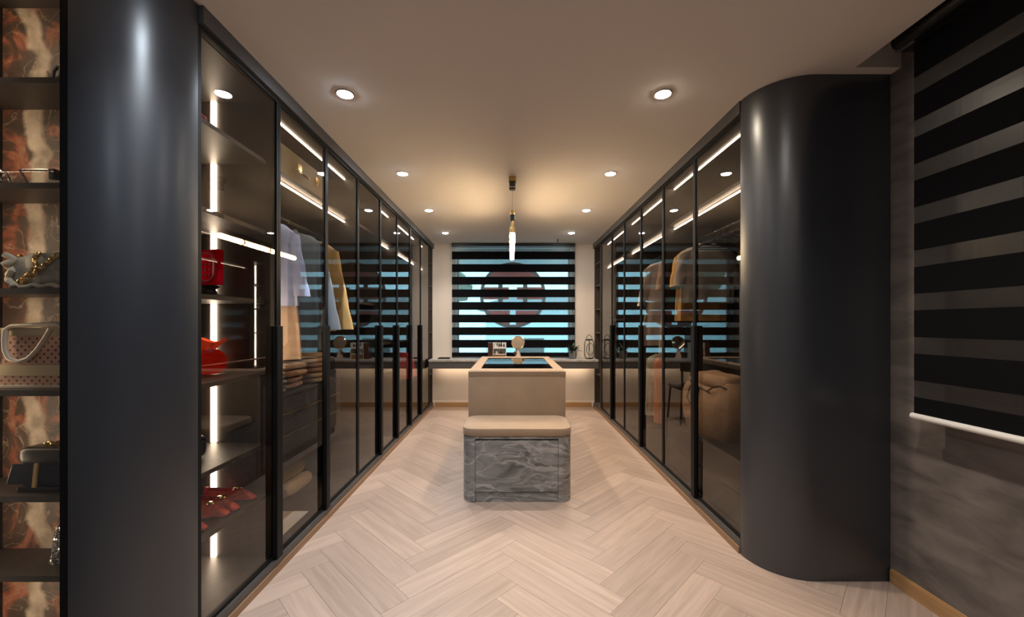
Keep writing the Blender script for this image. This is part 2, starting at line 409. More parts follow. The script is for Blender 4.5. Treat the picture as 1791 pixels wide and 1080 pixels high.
def prism(poly, z0, z1):
    n = len(poly)
    v = [(x, y, z0) for x, y in poly] + [(x, y, z1) for x, y in poly]
    f = [tuple(reversed(range(n))), tuple(range(n, 2 * n))] + [(i, (i + 1) % n, n + (i + 1) % n, n + i) for i in range(n)]
    return v, f

def prism_xz(poly, y0, y1):
    n = len(poly)
    v = [(x, y0, z) for x, z in poly] + [(x, y1, z) for x, z in poly]
    f = [tuple(range(n)), tuple(reversed(range(n, 2 * n)))] + [((i + 1) % n, i, n + i, n + (i + 1) % n) for i in range(n)]
    return v, f

def spow(a, e):
    return math.copysign(abs(a) ** e, a)

def sellip(c, s, e1=0.35, e2=0.35, nu=24, nv=14, amp=0.0, freq=6.0, seed=0.0):
    """rounded, slightly lumpy block"""
    loops = []
    for i in range(nv + 1):
        ph = -pi / 2 + pi * i / nv
        loop = []
        for j in range(nu):
            th = 2 * pi * j / nu
            cp = spow(cos(ph), e1) if abs(cos(ph)) > 1e-6 else 1e-3
            x = s[0] / 2 * max(cp, 1e-3) * spow(cos(th), e2); y = s[1] / 2 * max(cp, 1e-3) * spow(sin(th), e2); z = s[2] / 2 * spow(sin(ph), e1)
            if amp:
                k = 1 + amp * noise.noise(Vector((x * freq + seed, y * freq + seed, z * freq)))
                x *= k; y *= k; z *= k
            loop.append((c[0] + x, c[1] + y, c[2] + z))
        loops.append(loop)
    return loft(loops)

def arc(cx, cy, r, a0, a1, n):
    return [(cx + r * cos(radians(a0 + (a1 - a0) * i / n)), cy + r * sin(radians(a0 + (a1 - a0) * i / n))) for i in range(n + 1)]

def rrect(x0, x1, y0, y1, r, n=5):
    return arc(x1 - r, y0 + r, r, -90, 0, n) + arc(x1 - r, y1 - r, r, 0, 90, n) + arc(x0 + r, y1 - r, r, 90, 180, n) + arc(x0 + r, y0 + r, r, 180, 270, n)

def rounded_slab(x0, x1, y0, y1, z0, z1, r, e=0.015):
    L = []
    for dz, ins in ((0, e), (e * 0.3, e * 0.3), (e, 0)):
        L.append((z0 + dz, ins))
    for dz, ins in ((e, 0), (e * 0.3, e * 0.3), (0, e)):
        L.append((z1 - dz, ins))
    return loft([[(x, y, z) for x, y in rrect(x0 + i, x1 - i, y0 + i, y1 - i, max(r - i, 0.004))] for z, i in L])

# ------------------------------------------------------------------ object helpers
def mesh(name, g, smooth=False, bevel=0.0, mat=None):
    me = bpy.data.meshes.new(name)
    me.from_pydata([tuple(p) for p in g[0]], [], g[1])
    bm = bmesh.new(); bm.from_mesh(me)
    bmesh.ops.recalc_face_normals(bm, faces=bm.faces)
    if bevel > 0:
        bmesh.ops.bevel(bm, geom=list(bm.edges), offset=bevel, segments=2, affect='EDGES', profile=0.7)
    bm.to_mesh(me); bm.free()
    if smooth:
        me.shade_smooth()
        try: me.set_sharp_from_angle(angle=radians(38))
        except Exception: pass
    if mat is not None: me.materials.append(M[mat])
    return me

def ob(name, g, mat, parent=None, smooth=False, bevel=0.0, local=False, kind=None, label=None):
    """one mesh object; geometry is in world space unless local is set"""
    me = mesh(name, g, smooth, bevel, mat)
    o = bpy.data.objects.new(name, me); COL.objects.link(o)
    if parent is not None:
        o.parent = parent
        if not local and parent.type == 'EMPTY':
            o.matrix_parent_inverse = Matrix.Translation(-Vector(parent.location))
    if kind: o['kind'] = kind
    if label: o['label'] = label
    return o

def thing(name, label, cat, loc=(0, 0, 0), rotz=0.0, group=None):
    o = bpy.data.objects.new(name, None); COL.objects.link(o)
    o.empty_display_size = 0.1
    o.location = loc; o.rotation_euler = (0, 0, rotz)
    o['label'] = label; o['category'] = cat
    if group: o['group'] = group
    return o

def tag(o, label, cat, group=None):
    o['label'] = label; o['category'] = cat
    if group: o['group'] = group
    return o

def dup(root, loc, rotz, label, group=None):
    r = root.copy(); COL.objects.link(r); r.location = loc; r.rotation_euler = (0, 0, rotz); r['label'] = label
    if group: r['group'] = group
    for ch in list(root.children):
        c = ch.copy(); COL.objects.link(c); c.parent = r
        for g in ch.children:
            d = g.copy(); COL.objects.link(d); d.parent = c
    return r

def struct(name, g, mat, **k):
    return ob(name, g, mat, kind='structure', **k)

# ------------------------------------------------------------------ the setting
struct('ceiling', join(box(XLW - 0.1, 1.63, YF, YB + 0.1, ZC, ZC + 0.25), box(1.63, XW + 0.12, 1.912, YB + 0.1, ZC, ZC + 0.25),
                       box(1.63, XW + 0.12, YF, 1.912, ZC + 0.17, ZC + 0.25)), 'ceiling')
floor = struct('floor', box(XLW - 0.1, XW + 0.12, YF, YB + 0.2, -0.10, -0.0035), 'floor')
WX0, WX1, WZ0, WZ1 = -0.84, 0.915, 0.78, 2.41           # opening in the back wall
struct('wall_back', join(box(-1.80, WX0, YB, YB + 0.16, 0, ZC), box(WX1, XW + 0.12, YB, YB + 0.16, 0, ZC),
                         box(WX0, WX1, YB, YB + 0.16, 0, WZ0), box(WX0, WX1, YB, YB + 0.16, WZ1, ZC)), 'wall')
RY0, RY1, RZ0, RZ1 = -1.2, 1.68, 0.95, 2.38             # opening in the right wall
struct('wall_right', join(box(XW, XW + 0.12, YF, RY0, 0, ZC + 0.2), box(XW, XW + 0.12, RY1, YB, 0, ZC + 0.2),
                          box(XW, XW + 0.12, RY0, RY1, 0, RZ0), box(XW, XW + 0.12, RY0, RY1, RZ1, ZC + 0.2)), 'plaster')
struct('wall_left', box(XLW - 0.1, XLW, YF, YB + 0.1, 0, ZC), 'dim_wall')
struct('wall_front', box(XLW - 0.1, XW + 0.12, YF - 0.1, YF, 0, ZC + 0.2), 'dim_wall')
struct('baseboard_back', join(box(-1.16, 1.22, YB - 0.014, YB, 0, 0.062), box(-1.16, 1.22, YB - 0.010, YB, 0.062, 0.068)), 'skirt')
struct('baseboard_right', join(box(XW - 0.014, XW, YF, 1.955, 0, 0.062), box(XW - 0.010, XW, YF, 1.955, 0.062, 0.068)), 'skirt_y')

# herringbone planks
def clip(poly, a, b, c):                                  # keep a*x + b*y <= c
    out = []
    for i in range(len(poly)):
        p, q = poly[i], poly[(i + 1) % len(poly)]
        dp, dq = a * p[0] + b * p[1] - c, a * q[0] + b * q[1] - c
        if dp <= 0: out.append(p)
        if (dp < 0 < dq) or (dq < 0 < dp):
            t = dp / (dp - dq); out.append((p[0] + t * (q[0] - p[0]), p[1] + t * (q[1] - p[1])))
    return out

PL, PW, GAP = 0.70, 0.14, 0.0006
FX0, FX1, FY0, FY1 = -1.24, XW - 0.002, 0.62, YB - 0.002
RID = 0.03                                                # X of a ridge line
rt = math.sqrt(0.5)
def plank(cx, cy, ang):
    ca, sa = cos(ang), sin(ang)
    pts = [(-PL / 2 + GAP, -PW / 2 + GAP), (PL / 2 - GAP, -PW / 2 + GAP), (PL / 2 - GAP, PW / 2 - GAP), (-PL / 2 + GAP, PW / 2 - GAP)]
    poly = [(cx + x * ca - y * sa, cy + x * sa + y * ca) for x, y in pts]
    for a, b, c in ((-1, 0, -FX0), (1, 0, FX1), (0, -1, -FY0), (0, 1, FY1)):
        poly = clip(poly, a, b, c)
        if len(poly) < 3: return
    # under the furniture run and the column nothing can be seen
    if min(p[0] for p in poly) > XR + 0.03 and min(p[1] for p in poly) > 2.2: return
    if sum(p[0] for p in poly) / len(poly) > 1.36 and min(p[1] for p in poly) > 2.12: return
    loc = [((x - cx) * ca + (y - cy) * sa, -(x - cx) * sa + (y - cy) * ca) for x, y in poly]
    n = len(loc)
    area = abs(sum(loc[i][0] * loc[(i + 1) % n][1] - loc[(i + 1) % n][0] * loc[i][1] for i in range(n))) / 2
    if area < 0.0006: return
    me = bpy.data.meshes.new('plank')
    dz = random.uniform(-0.0004, 0.0)
    g = prism(loc, -0.006, dz)
    me.from_pydata(g[0], [], g[1]); me.materials.append(M['plank'])
    o = bpy.data.objects.new('plank', me); COL.objects.link(o)
    o.location = (cx, cy, 0); o.rotation_euler = (0, 0, ang); o.parent = floor
# lattice: in the plank frame planks lie at (k*W + m*L, k*W - m*L); the two directions share it
for k in range(-40, 60):
    for m_ in range(-6, 7):
        u0, v0 = k * PW + m_ * PL, k * PW - m_ * PL
        for (cu, cv, ang) in ((u0 + PL / 2, v0 + PW / 2, 0.0), (u0 + PW / 2, v0 + PW + PL / 2, pi / 2)):
            # rotate the plank frame by 45 degrees: u -> up-right, v -> up-left
            x = (cu - cv) * rt + RID + PL * rt; y = (cu + cv) * rt + 0.06
            if -1.9 < x < 2.4 and 0.2 < y < 6.6:
                plank(x, y, ang + pi / 4)

# ------------------------------------------------------------------ back window, emblem and blind
def window(name, x0, x1, z0, z1, y, n_mull, pane_mat):
    fr = 0.035
    g = [box(x0, x1, y, y + 0.05, z0, z0 + fr), box(x0, x1, y, y + 0.05, z1 - fr, z1), box(x0, x0 + fr, y, y + 0.05, z0 + fr, z1 - fr), box(x1 - fr, x1, y, y + 0.05, z0 + fr, z1 - fr)]
    for i in range(1, n_mull):
        xm = x0 + (x1 - x0) * i / n_mull
        g.append(box(xm - 0.014, xm + 0.014, y + 0.005, y + 0.045, z0 + fr, z1 - fr))
    o = struct(name, join(*g), 'concrete')
    for i in range(n_mull):
        a = x0 + (x1 - x0) * i / n_mull + 0.03; b = x0 + (x1 - x0) * (i + 1) / n_mull - 0.03
        ob('window_pane', box(a, b, y + 0.022, y + 0.028, z0 + fr, z1 - fr), pane_mat, o)
    return o
window('window_1', WX0, WX1, WZ0, WZ1, YB + 0.09, 1, 'pane')

EX, EZ, ER, EY0, EY1 = 0.026, 1.70, 0.505, YB + 0.052, YB + 0.062
emb = thing('window_emblem', 'round red and plum cutout medallion hanging against the back window pane', 'emblem', (EX, EY0, EZ - ER))
ro, ri = [(EX + ER * cos(a), EZ + ER * sin(a)) for a in [2 * pi * i / 64 for i in range(64)]], [(EX + 0.455 * cos(a), EZ + 0.455 * sin(a)) for a in [2 * pi * i / 64 for i in range(64)]]
ringv = [(x, EY0, z) for x, z in ro] + [(x, EY0, z) for x, z in ri] + [(x, EY1, z) for x, z in ro] + [(x, EY1, z) for x, z in ri]
ringf = []
for i in range(64):
    j = (i + 1) % 64
    ringf += [(i, j, 64 + j, 64 + i), (128 + j, 128 + i, 192 + i, 192 + j), (j, i, 128 + i, 128 + j), (64 + i, 64 + j, 192 + j, 192 + i)]
ob('ring', (ringv, ringf), 'emblem_dark', emb)
def circ_clip(x0, x1, z0, z1, r):
    pts = [(EX + r * cos(2 * pi * i / 72), EZ + r * sin(2 * pi * i / 72)) for i in range(72)]
    for a, b, c in ((-1, 0, -x0), (1, 0, x1), (0, -1, -z0), (0, 1, z1)): pts = clip(pts, a, b, c)
    return prism_xz(pts, EY0, EY1)
ob('top_crest', circ_clip(-2, 2, EZ + 0.27, 9, 0.456), 'emblem_red', emb)
for s in (-1, 1):
    ob('upright_bar', cbox((EX + s * 0.19, EY0 + 0.005, EZ + 0.04), (0.068, 0.010, 0.46)), 'emblem_dark', emb)
    ob('arm', box(EX + s * 0.062, EX + s * 0.455, EY0, EY1, EZ - 0.065, EZ + 0.12), 'emblem_red', emb)
    a, b = sorted((EX + s * 0.045, EX + s * 0.40))
    ob('lower_block', circ_clip(a, b, EZ - 9, EZ - 0.235, 0.456), 'emblem_red', emb)

def sheet(g): return g
bl = thing('zebra_blind', 'black banded roller blind over the bright back window above the desk', 'blind', (0.035, 6.06, 0.765))
BX0, BX1, BY = -0.888, 0.958, 6.06
ob('cassette', box(BX0, BX1, BY - 0.03, BY + 0.05, 2.42, 2.4665), 'black', bl, bevel=0.008)
zt = 2.345
ob('sheer_band', box(BX0, BX1, BY, BY + 0.0015, zt - 0.001, 2.425), 'sheer_day', bl)
for k in range(9):
    a, b = zt - 0.1894 * k, max(zt - 0.1894 * k - 0.118, 0.772)
    ob('dark_band', box(BX0, BX1, BY - 0.0005, BY + 0.002, b, a), 'blind_dark', bl)
    if k < 8: ob('sheer_band', box(BX0, BX1, BY, BY + 0.0015, zt - 0.1894 * (k + 1), b), 'sheer_day', bl)
ob('bottom_rail', box(BX0, BX1, BY - 0.008, BY + 0.010, 0.756, 0.773), 'black', bl, bevel=0.003)

# right window behind its own blind
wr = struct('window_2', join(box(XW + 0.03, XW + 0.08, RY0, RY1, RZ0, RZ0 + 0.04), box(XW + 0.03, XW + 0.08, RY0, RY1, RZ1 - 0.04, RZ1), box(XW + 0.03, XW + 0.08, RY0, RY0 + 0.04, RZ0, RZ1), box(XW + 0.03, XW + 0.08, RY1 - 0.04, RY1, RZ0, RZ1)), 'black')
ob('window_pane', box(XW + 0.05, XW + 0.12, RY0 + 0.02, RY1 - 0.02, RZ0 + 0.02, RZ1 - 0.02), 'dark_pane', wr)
rb = thing('zebra_blind', 'large black and grey banded roller blind on the grey plaster wall', 'blind', (1.75, 0.4, 0.845))
SX, SY0, SY1 = 1.75, -1.25, 1.755
cas = [(1.68, 2.52), (1.676, 2.49), (1.684, 2.468), (1.705, 2.455), (1.80, 2.455), (1.80, 2.60), (1.71, 2.60), (1.69, 2.56)]
ob('cassette', xf(prism_xz([(x, z) for x, z in cas], -1.25, 1.785)), 'black', rb)
ob('cassette_lip', box(1.694, 1.712, -1.25, 1.786, 2.449, 2.457), 'chrome', rb)
zz = 1.25 + (568 - 137) * 1.755 / 707
PIT = 0.1874
ob('dark_band', box(SX - 0.001, SX + 0.002, SY0, SY1, zz, 2.46), 'blind_dark', rb)
k = 0
while True:
    a = zz - PIT * k; b = a - 0.0715; c = max(b - 0.1159, 0.862)
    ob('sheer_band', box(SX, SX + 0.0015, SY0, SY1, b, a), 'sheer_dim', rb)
    ob('dark_band', box(SX - 0.001, SX + 0.002, SY0, SY1, c, b), 'blind_dark', rb)
    k += 1
    if c <= 0.8621: break
ob('bottom_rail', tube([(SX, SY0, 0.853), (SX, SY1 + 0.008, 0.853)], 0.0135, 12), 'white', rb, smooth=True)

# ------------------------------------------------------------------ outdoors seen through the sheer bands
struct('trim_5', box(-3.2, 3.4, 6.32, 8.3, 2.42, 2.60), 'concrete')
hs = thing('house', 'pale rendered house with a grey roof beyond the back window', 'house', (1.6, 16, -3))
ob('wall', box(-1.0, 9.0, 16, 20, -3, 1.9), 'out_wall', hs)
ob('roof', loft([[(-1.5, 15.5, 1.9), (9.5, 15.5, 1.9), (9.5, 20.5, 1.9), (-1.5, 20.5, 1.9)], [(0.5, 18, 2.7), (7.5, 18, 2.7), (7.5, 18.1, 2.7), (0.5, 18.1, 2.7)]]), 'out_roof', hs)
for x in (0.2, 2.4): ob('window', box(x, x + 1.1, 15.97, 16.03, -0.6, 0.7), 'dark_pane', hs)
tr = thing('tree', 'leafy tree outdoors at the left of the back window', 'tree', (-2.3, 11, -3))
ob('trunk', tube([(-2.3, 11, -3), (-2.25, 11, 0), (-2.3, 11, 1.6)], [0.16, 0.12, 0.07], 8), 'bark', tr, smooth=True)
ob('crown', join(*[sellip((-2.3 + random.uniform(-.8, .8), 11 + random.uniform(-.6, .6), 2.0 + random.uniform(-.5, .6)), (1.0, 1.0, 0.9), 1, 1, 14, 8, amp=0.35, freq=3, seed=i) for i in range(7)]), 'out_green', tr)
struct('trim_6', box(-14, 14, 6.4, 40, -3.1, -3.0), 'concrete')

# ------------------------------------------------------------------ rounded columns
pr = 0.236
poly = arc(-1.426, 1.536, pr, 270, 360, 28) + [(-1.426, 1.536)]
col_l = ob('rounded_column', prism(poly, 0, ZC - 0.001), 'column', smooth=True)
tag(col_l, 'dark lacquered rounded column beside the handbag display cabinet', 'column')
poly = [(XW - 0.003, 2.20), (XR - 0.012, 2.20)] + arc(1.248 + 0.236, 2.20, 0.236, 180, 270, 28) + [(XW - 0.003, 1.964)]
col_r = ob('rounded_column', prism(poly, 0, ZC - 0.001), 'column', smooth=True)
tag(col_r, 'dark lacquered rounded column next to the grey plaster wall', 'column')

# trims over and under the wardrobe doors
DL = [1.53, 2.07, 2.61, 3.15, 3.69, 4.23, 4.78, 5.33, 5.88]
DR = [2.205, 2.785, 3.36, 3.935, 4.515, 5.07, 5.65]
struct('trim_1', box(-1.40, -1.172, 1.54, YB, ZG1, ZC), 'charcoal')
struct('trim_2', box(1.242, 1.45, 2.20, YB, ZG1, ZC), 'charcoal')
struct('trim_3', join(box(-1.30, -1.178, 1.54, YB - 0.02, 0.034, ZG0)), 'charcoal')
struct('trim_4', join(box(1.248, 1.36, 2.205, YB - 0.02, 0.034, ZG0)), 'charcoal')
struct('baseboard_left', box(-1.30, -1.170, 1.54, YB - 0.02, 0, 0.034), 'kick')
struct('baseboard_wardrobe', box(1.240, 1.36, 2.205, YB - 0.02, 0, 0.034), 'kick')

# ------------------------------------------------------------------ wardrobes
def door(parent, side, y0, y1, handle_at=None):
    """black framed glass door; side -1 is the left run, +1 the right"""
    X = XL if side < 0 else XR
    a, b = X + side * 0.000, X + side * 0.022
    fw = 0.016; y0 += 0.0015; y1 -= 0.0015
    g = join(box(a, b, y0, y0 + fw, ZG0 + 0.002, ZG1 - 0.002), box(a, b, y1 - fw, y1, ZG0 + 0.002, ZG1 - 0.002),
             box(a, b, y0 + fw, y1 - fw, ZG0 + 0.002, ZG0 + 0.002 + fw), box(a, b, y0 + fw, y1 - fw, ZG1 - 0.002 - fw, ZG1 - 0.002))
    d = ob('door', g, 'frame', parent)
    ob('glass_pane', box(X + side * 0.006, X + side * 0.012, y0 + fw - 0.002, y1 - fw + 0.002, ZG0 + fw, ZG1 - fw), 'glass', d)
    if handle_at is not None:
        yh = y1 - 0.052 if handle_at == 'far' else y0
        ob('handle', box(X - side * 0.024, X - side * 0.001, yh, yh + 0.050, ZG0 + 0.004, 1.242), 'frame', d, bevel=0.003)
    return d

def carcass(t, side, y0, y1, shelves=(), strips=True, rail=None, ys0=None, ys1=None, shelf_d=0.0):
    X = XL if side < 0 else XR
    f, b = X + side * 0.028, X + side * 0.565
    p = 0.018
    ob('side_panel', box(f, b, y0, y0 + p, ZG0, ZG1), 'carcass', t)
    ob('side_panel', box(f, b, y1 - p, y1, ZG0, ZG1), 'carcass', t)
    ob('back_panel', box(b - side * 0.012, b, y0 + p, y1 - p, ZG0, ZG1), 'carcass', t)
    ob('bottom_panel', box(f, b - side * 0.012, y0 + p, y1 - p, ZG0 - 0.02, ZG0 + 0.002), 'shelf', t)
    ob('top_panel', box(f, b - side * 0.012, y0 + p, y1 - p, ZG1 - 0.018, ZG1 + 0.002), 'shelf', t)
    for z in shelves:
        ob('shelf', box(X + side * 0.055, b - side * 0.012, y0 + p, y1 - p, z, z + 0.02), 'shelf', t)
    if strips:
        xs = X + side * 0.105
        for z in (ZG1 - 0.018, 2.05):
            ob('led_strip', box(xs - 0.005, xs + 0.005, (ys0 or y0) + 0.024, (ys1 or y1) - 0.024, z - 0.007, z - 0.0005), 'led', t)
    if rail:
        xr = X + side * 0.29
        ob('hanging_rail', tube([(xr, y0 + p, rail), (xr, y1 - p, rail)], 0.0125, 10), 'black', t, smooth=True)
    return f, b

# left run
WA = thing('wardrobe', 'left wardrobe bay of open shelves with red shoes, next to the dark column', 'wardrobe', (XL, 1.55, 0))
SHA = [2.065, 1.708, 1.354, 0.990, 0.630, 0.368]
carcass(WA, -1, 1.548, 2.072, SHA, strips=False)
door(WA, -1, 1.535, DL[1], 'far')
zs = [ZG0] + sorted([z + 0.02 for z in SHA]); zt_ = sorted(SHA) + [ZG1 - 0.018]
for a, b in zip(zs, zt_):
    ob('led_strip', box(-1.520, -1.496, 2.044, 2.0535, a + 0.003, b - 0.001), 'led', WA)
    ob('led_strip', box(-1.520, -1.496, 1.5665, 1.576, a + 0.003, b - 0.001), 'shelf_fill', WA)  # added fill strip, hidden by the column, lights the fronts of the shelf items

WB = thing('wardrobe', 'left wardrobe bay with hanging shirts above a chest of folded sweaters', 'wardrobe', (XL, 2.07, 0))
carcass(WB, -1, 2.074, 3.165, [2.06], rail=1.93)
door(WB, -1, DL[1], DL[2], 'far'); door(WB, -1, DL[2], DL[3])
ob('drawer_chest', box(-1.735, -1.312, 2.10, 3.08, 0.42, 0.835), 'drawer', WB)
ob('led_strip', box(-1.42, -1.40, 2.0925, 2.100, 0.90, 1.40), 'sweater_fill', WB)  # added fill strip on the hidden panel face, brightens sweaters and dress
for a, b in ((0.742, 0.832), (0.615, 0.728), (0.425, 0.600)):
    d = ob('drawer', box(-1.312, -1.296, 2.104, 3.076, a, b), 'drawer', WB, bevel=0.002)
    ob('drawer_pull', box(-1.312, -1.302, 2.104, 3.076, b + 0.001, b + 0.008), 'bronze', d)
ob('chest_top', box(-1.735, -1.294, 2.098, 3.082, 0.835, 0.847), 'shelf', WB)

WC = thing('wardrobe', 'narrow dark left wardrobe bay without light strips', 'wardrobe', (XL, 3.17, 0))
carcass(WC, -1, 3.168, 3.70, [2.06, 1.42, 0.86], strips=False)
door(WC, -1, DL[3], DL[4], 'far')
WD = thing('wardrobe', 'narrow left wardrobe bay with light strips, fourth from the dark column', 'wardrobe', (XL, 3.70, 0))
carcass(WD, -1, 3.703, 4.27, [2.06, 1.05])
door(WD, -1, DL[4], DL[5], 'far')
WE = thing('wardrobe', 'double left wardrobe bay with a red robe hanging low', 'wardrobe', (XL, 4.28, 0))
carcass(WE, -1, 4.273, 5.38, [2.06, 1.05], rail=0.985)
door(WE, -1, DL[5], DL[6], 'far'); door(WE, -1, DL[6], DL[7], 'far')
WF = thing('wardrobe', 'last left wardrobe bay touching the end of the desk', 'wardrobe', (XL, 5.39, 0))
carcass(WF, -1, 5.383, 5.90, [2.06, 1.05])
door(WF, -1, DL[7], DL[8])

# right run
RA = thing('wardrobe', 'right wardrobe bay with empty hangers, next to the rounded column', 'wardrobe', (XR, 2.21, 0))
carcass(RA, 1, 2.208, 3.40, [2.06], rail=1.95)
door(RA, 1, DR[0], DR[1], 'far'); door(RA, 1, DR[1], DR[2])
ob('drawer_chest', box(1.32, 1.81, 2.235, 3.375, 0.09, 0.46), 'drawer', RA)
for a, b in ((0.10, 0.27), (0.28, 0.45)):
    ob('drawer', box(1.304, 1.32, 2.24, 3.37, a, b), 'drawer', RA, bevel=0.002)
RB = thing('wardrobe', 'middle right wardrobe bay with long dresses and trousers', 'wardrobe', (XR, 3.41, 0))
carcass(RB, 1, 3.403, 4.575, [2.06], rail=1.95)
ob('hanging_rail', tube([(XR + 0.29, 3.42, 1.02), (XR + 0.29, 4.555, 1.02)], 0.0125, 10), 'black', RB, smooth=True)
door(RB, 1, DR[2], DR[3], 'far'); door(RB, 1, DR[3], DR[4])
RC = thing('wardrobe', 'last right wardrobe bay touching the end of the desk', 'wardrobe', (XR, 4.58, 0))
carcass(RC, 1, 4.578, 5.72, [2.06, 1.30], rail=1.95)
door(RC, 1, DR[4], DR[5], 'far'); door(RC, 1, DR[5], DR[6])

# open end niches between the last doors and the back wall
def niche(side, y0, label, led):
    X = XL if side < 0 else XR
    f, b = X + side * 0.004, X + side * 0.30
    t = thing('corner_niche', label, 'shelf unit', (X, y0, 0))
    ob('back_panel', box(b - side * 0.015, b, y0, YB - 0.004, ZG0, ZG1), 'carcass', t)
    ob('side_panel', box(f, b - side * 0.015, y0, y0 + 0.014, ZG0, ZG1), 'carcass', t)
    ob('end_panel', box(f, b - side * 0.015, YB - 0.030, YB - 0.004, ZG0, ZG1), 'carcass', t)
    for z in (0.50, 1.12, 1.47, 1.82, 2.15):
        ob('shelf', box(f + side * 0.01, b - side * 0.015, y0 + 0.014, YB - 0.030, z, z + 0.012), 'shelf', t)
        ob('shelf_pin', tube([(f + side * 0.018, YB - 0.046, z - 0.012), (f + side * 0.018, YB - 0.030, z - 0.012)], 0.006, 8), 'chrome', t)
    if led:
        ob('led_strip', box(b - side * 0.10, b - side * 0.08, YB - 0.042, YB - 0.0305, ZG0 + 0.01, 2.14), 'led', t)
    return t
niche(-1, 5.905, 'open brown corner niche at the left end of the desk', False)
niche(1, 5.725, 'open brown corner niche at the right end of the desk', True)

# ------------------------------------------------------------------ handbag display cabinet at far left
DC = thing('display_cabinet', 'lit handbag display cabinet with a brown veined stone back', 'cabinet', (-1.66, 1.31, 0))
cx0, cx1 = -1.912, -1.452
ob('back_panel', box(cx0, -1.43, 1.52, 1.532, 0.02, 2.44), 'agate', DC)
ob('side_panel', box(cx0 - 0.016, cx0, 1.335, 1.532, 0.02, 2.44), 'carcass', DC)
ob('side_panel', box(cx1 + 0.006, cx1 + 0.022, 1.335, 1.52, 0.02, 2.44), 'carcass', DC)
ob('top_panel', box(cx0 - 0.016, cx1 + 0.022, 1.335, 1.532, 2.44, 2.4665), 'carcass', DC)
ob('bottom_panel', box(cx0 - 0.016, cx1 + 0.022, 1.335, 1.532, 0.0, 0.06), 'carcass', DC)
SHC = [2.058, 1.705, 1.352, 1.010, 0.655, 0.388]
for z in SHC:
    ob('shelf', box(cx0, cx1 + 0.006, 1.352, 1.52, z, z + 0.020), 'shelf', DC)
zs = [0.06] + sorted([z + 0.02 for z in SHC]); zt_ = sorted(SHC) + [2.44]
for a, b in zip(zs, zt_):
    ob('led_strip', box(cx0 + 0.0005, cx0 + 0.008, 1.337, 1.351, a + 0.003, b - 0.003), 'led_soft', DC)
dd = ob('door', join(box(-1.452, -1.428, 1.300, 1.332, 0.01, 2.46), box(cx0 - 0.016, cx0 + 0.006, 1.300, 1.332, 0.01, 2.46), box(cx0 + 0.006, -1.452, 1.300, 1.332, 0.01, 0.03), box(cx0 + 0.006, -1.452, 1.300, 1.332, 2.44, 2.46)), 'frame', DC)
ob('glass_pane', box(cx0 + 0.004, -1.450, 1.313, 1.319, 0.028, 2.442), 'clear', dd)

# ------------------------------------------------------------------ desk along the back wall
DK = thing('wall_desk', 'long grey desk with marble top spanning the wall under the window', 'desk', (0.03, 5.93, 0.62))
dx0, dx1 = -1.170, 1.238
ob('top', box(dx0, dx1, 5.72, YB - 0.001, 0.722, 0.75), 'desk_marble', DK, bevel=0.003)
ob('body', box(dx0, dx1, 5.745, YB - 0.001, 0.622, 0.722), 'desk_front', DK)
for i in range(4):
    a = dx0 + (dx1 - dx0) * i / 4; b = dx0 + (dx1 - dx0) * (i + 1) / 4
    ob('drawer_front', box(a + 0.002, b - 0.002, 5.727, 5.745, 0.624, 0.720), 'desk_front', DK)
ob('led_strip', box(dx0 + 0.05, dx1 - 0.05, 6.02, 6.035, 0.614, 0.6215), 'led_desk', DK)

# ------------------------------------------------------------------ island and bench
IS = thing('dressing_island', 'beige leather covered island with dark glass display top', 'island', (0.0475, 3.98, 0))
ix0, ix1, iy0, iy1, iz = -0.345, 0.440, 3.256, 4.70, 0.878
ob('front_panel', rounded_slab(ix0, ix1, iy0, iy0 + 0.05, 0.0, iz - 0.04, 0.012, 0.006), 'leather', IS, smooth=True)
ob('body', box(ix0 + 0.006, ix1 - 0.006, iy0 + 0.05, iy1, 0.0, iz - 0.12), 'charcoal', IS)
gx0, gx1, gy0, gy1 = -0.258, 0.360, 3.416, 4.520
def ringslab(o, i, z0, z1, r=0.03):
    def pts(q, rr): return rrect(q[0], q[1], q[2], q[3], rr, 4)
    A, B = pts(o, r), pts(i, 0.004); n = len(A)
    e = 0.008
    A2 = pts((o[0] + e, o[1] - e, o[2] + e, o[3] - e), r)
    v = [(x, y, z0) for x, y in A] + [(x, y, z1 - e) for x, y in A] + [(x, y, z1) for x, y in A2] + [(x, y, z1) for x, y in B] + [(x, y, z0) for x, y in B]
    f = []
    for k in range(5):
        for j in range(n):
            q = (j + 1) % n
            f.append((k * n + j, k * n + q, ((k + 1) % 5) * n + q, ((k + 1) % 5) * n + j))
    return v, f
ob('top_frame', ringslab((ix0 - 0.002, ix1 + 0.002, iy0 - 0.003, iy1 + 0.002), (gx0, gx1, gy0, gy1), iz - 0.045, iz, 0.018), 'leather_top', IS, smooth=True)
for a, b, s in ((ix0, ix0 + 0.03, 0), (ix1 - 0.03, ix1, 1)):
    ob('side_rail', box(a, b, iy0 + 0.05, iy1, iz - 0.12, iz - 0.045), 'charcoal', IS)
for i in range(2):
    for s, xx in ((-1, ix0 + 0.006), (1, ix1 - 0.006)):
        for z0_, z1_ in ((0.08, 0.40), (0.41, 0.73)):
            ob('drawer', box(xx, xx + s * 0.014, iy0 + 0.08 + i * 0.69, iy0 + 0.08 + i * 0.69 + 0.68, z0_, z1_), 'grey_marble', IS)
ob('glass_top', box(gx0 + 0.001, gx1 - 0.001, gy0 + 0.001, gy1 - 0.001, iz - 0.012, iz - 0.004), 'topglass', IS)
ob('display_tray', join(box(gx0, gx1, gy0, gy1, iz - 0.115, iz - 0.10)), 'blind_dark', IS)

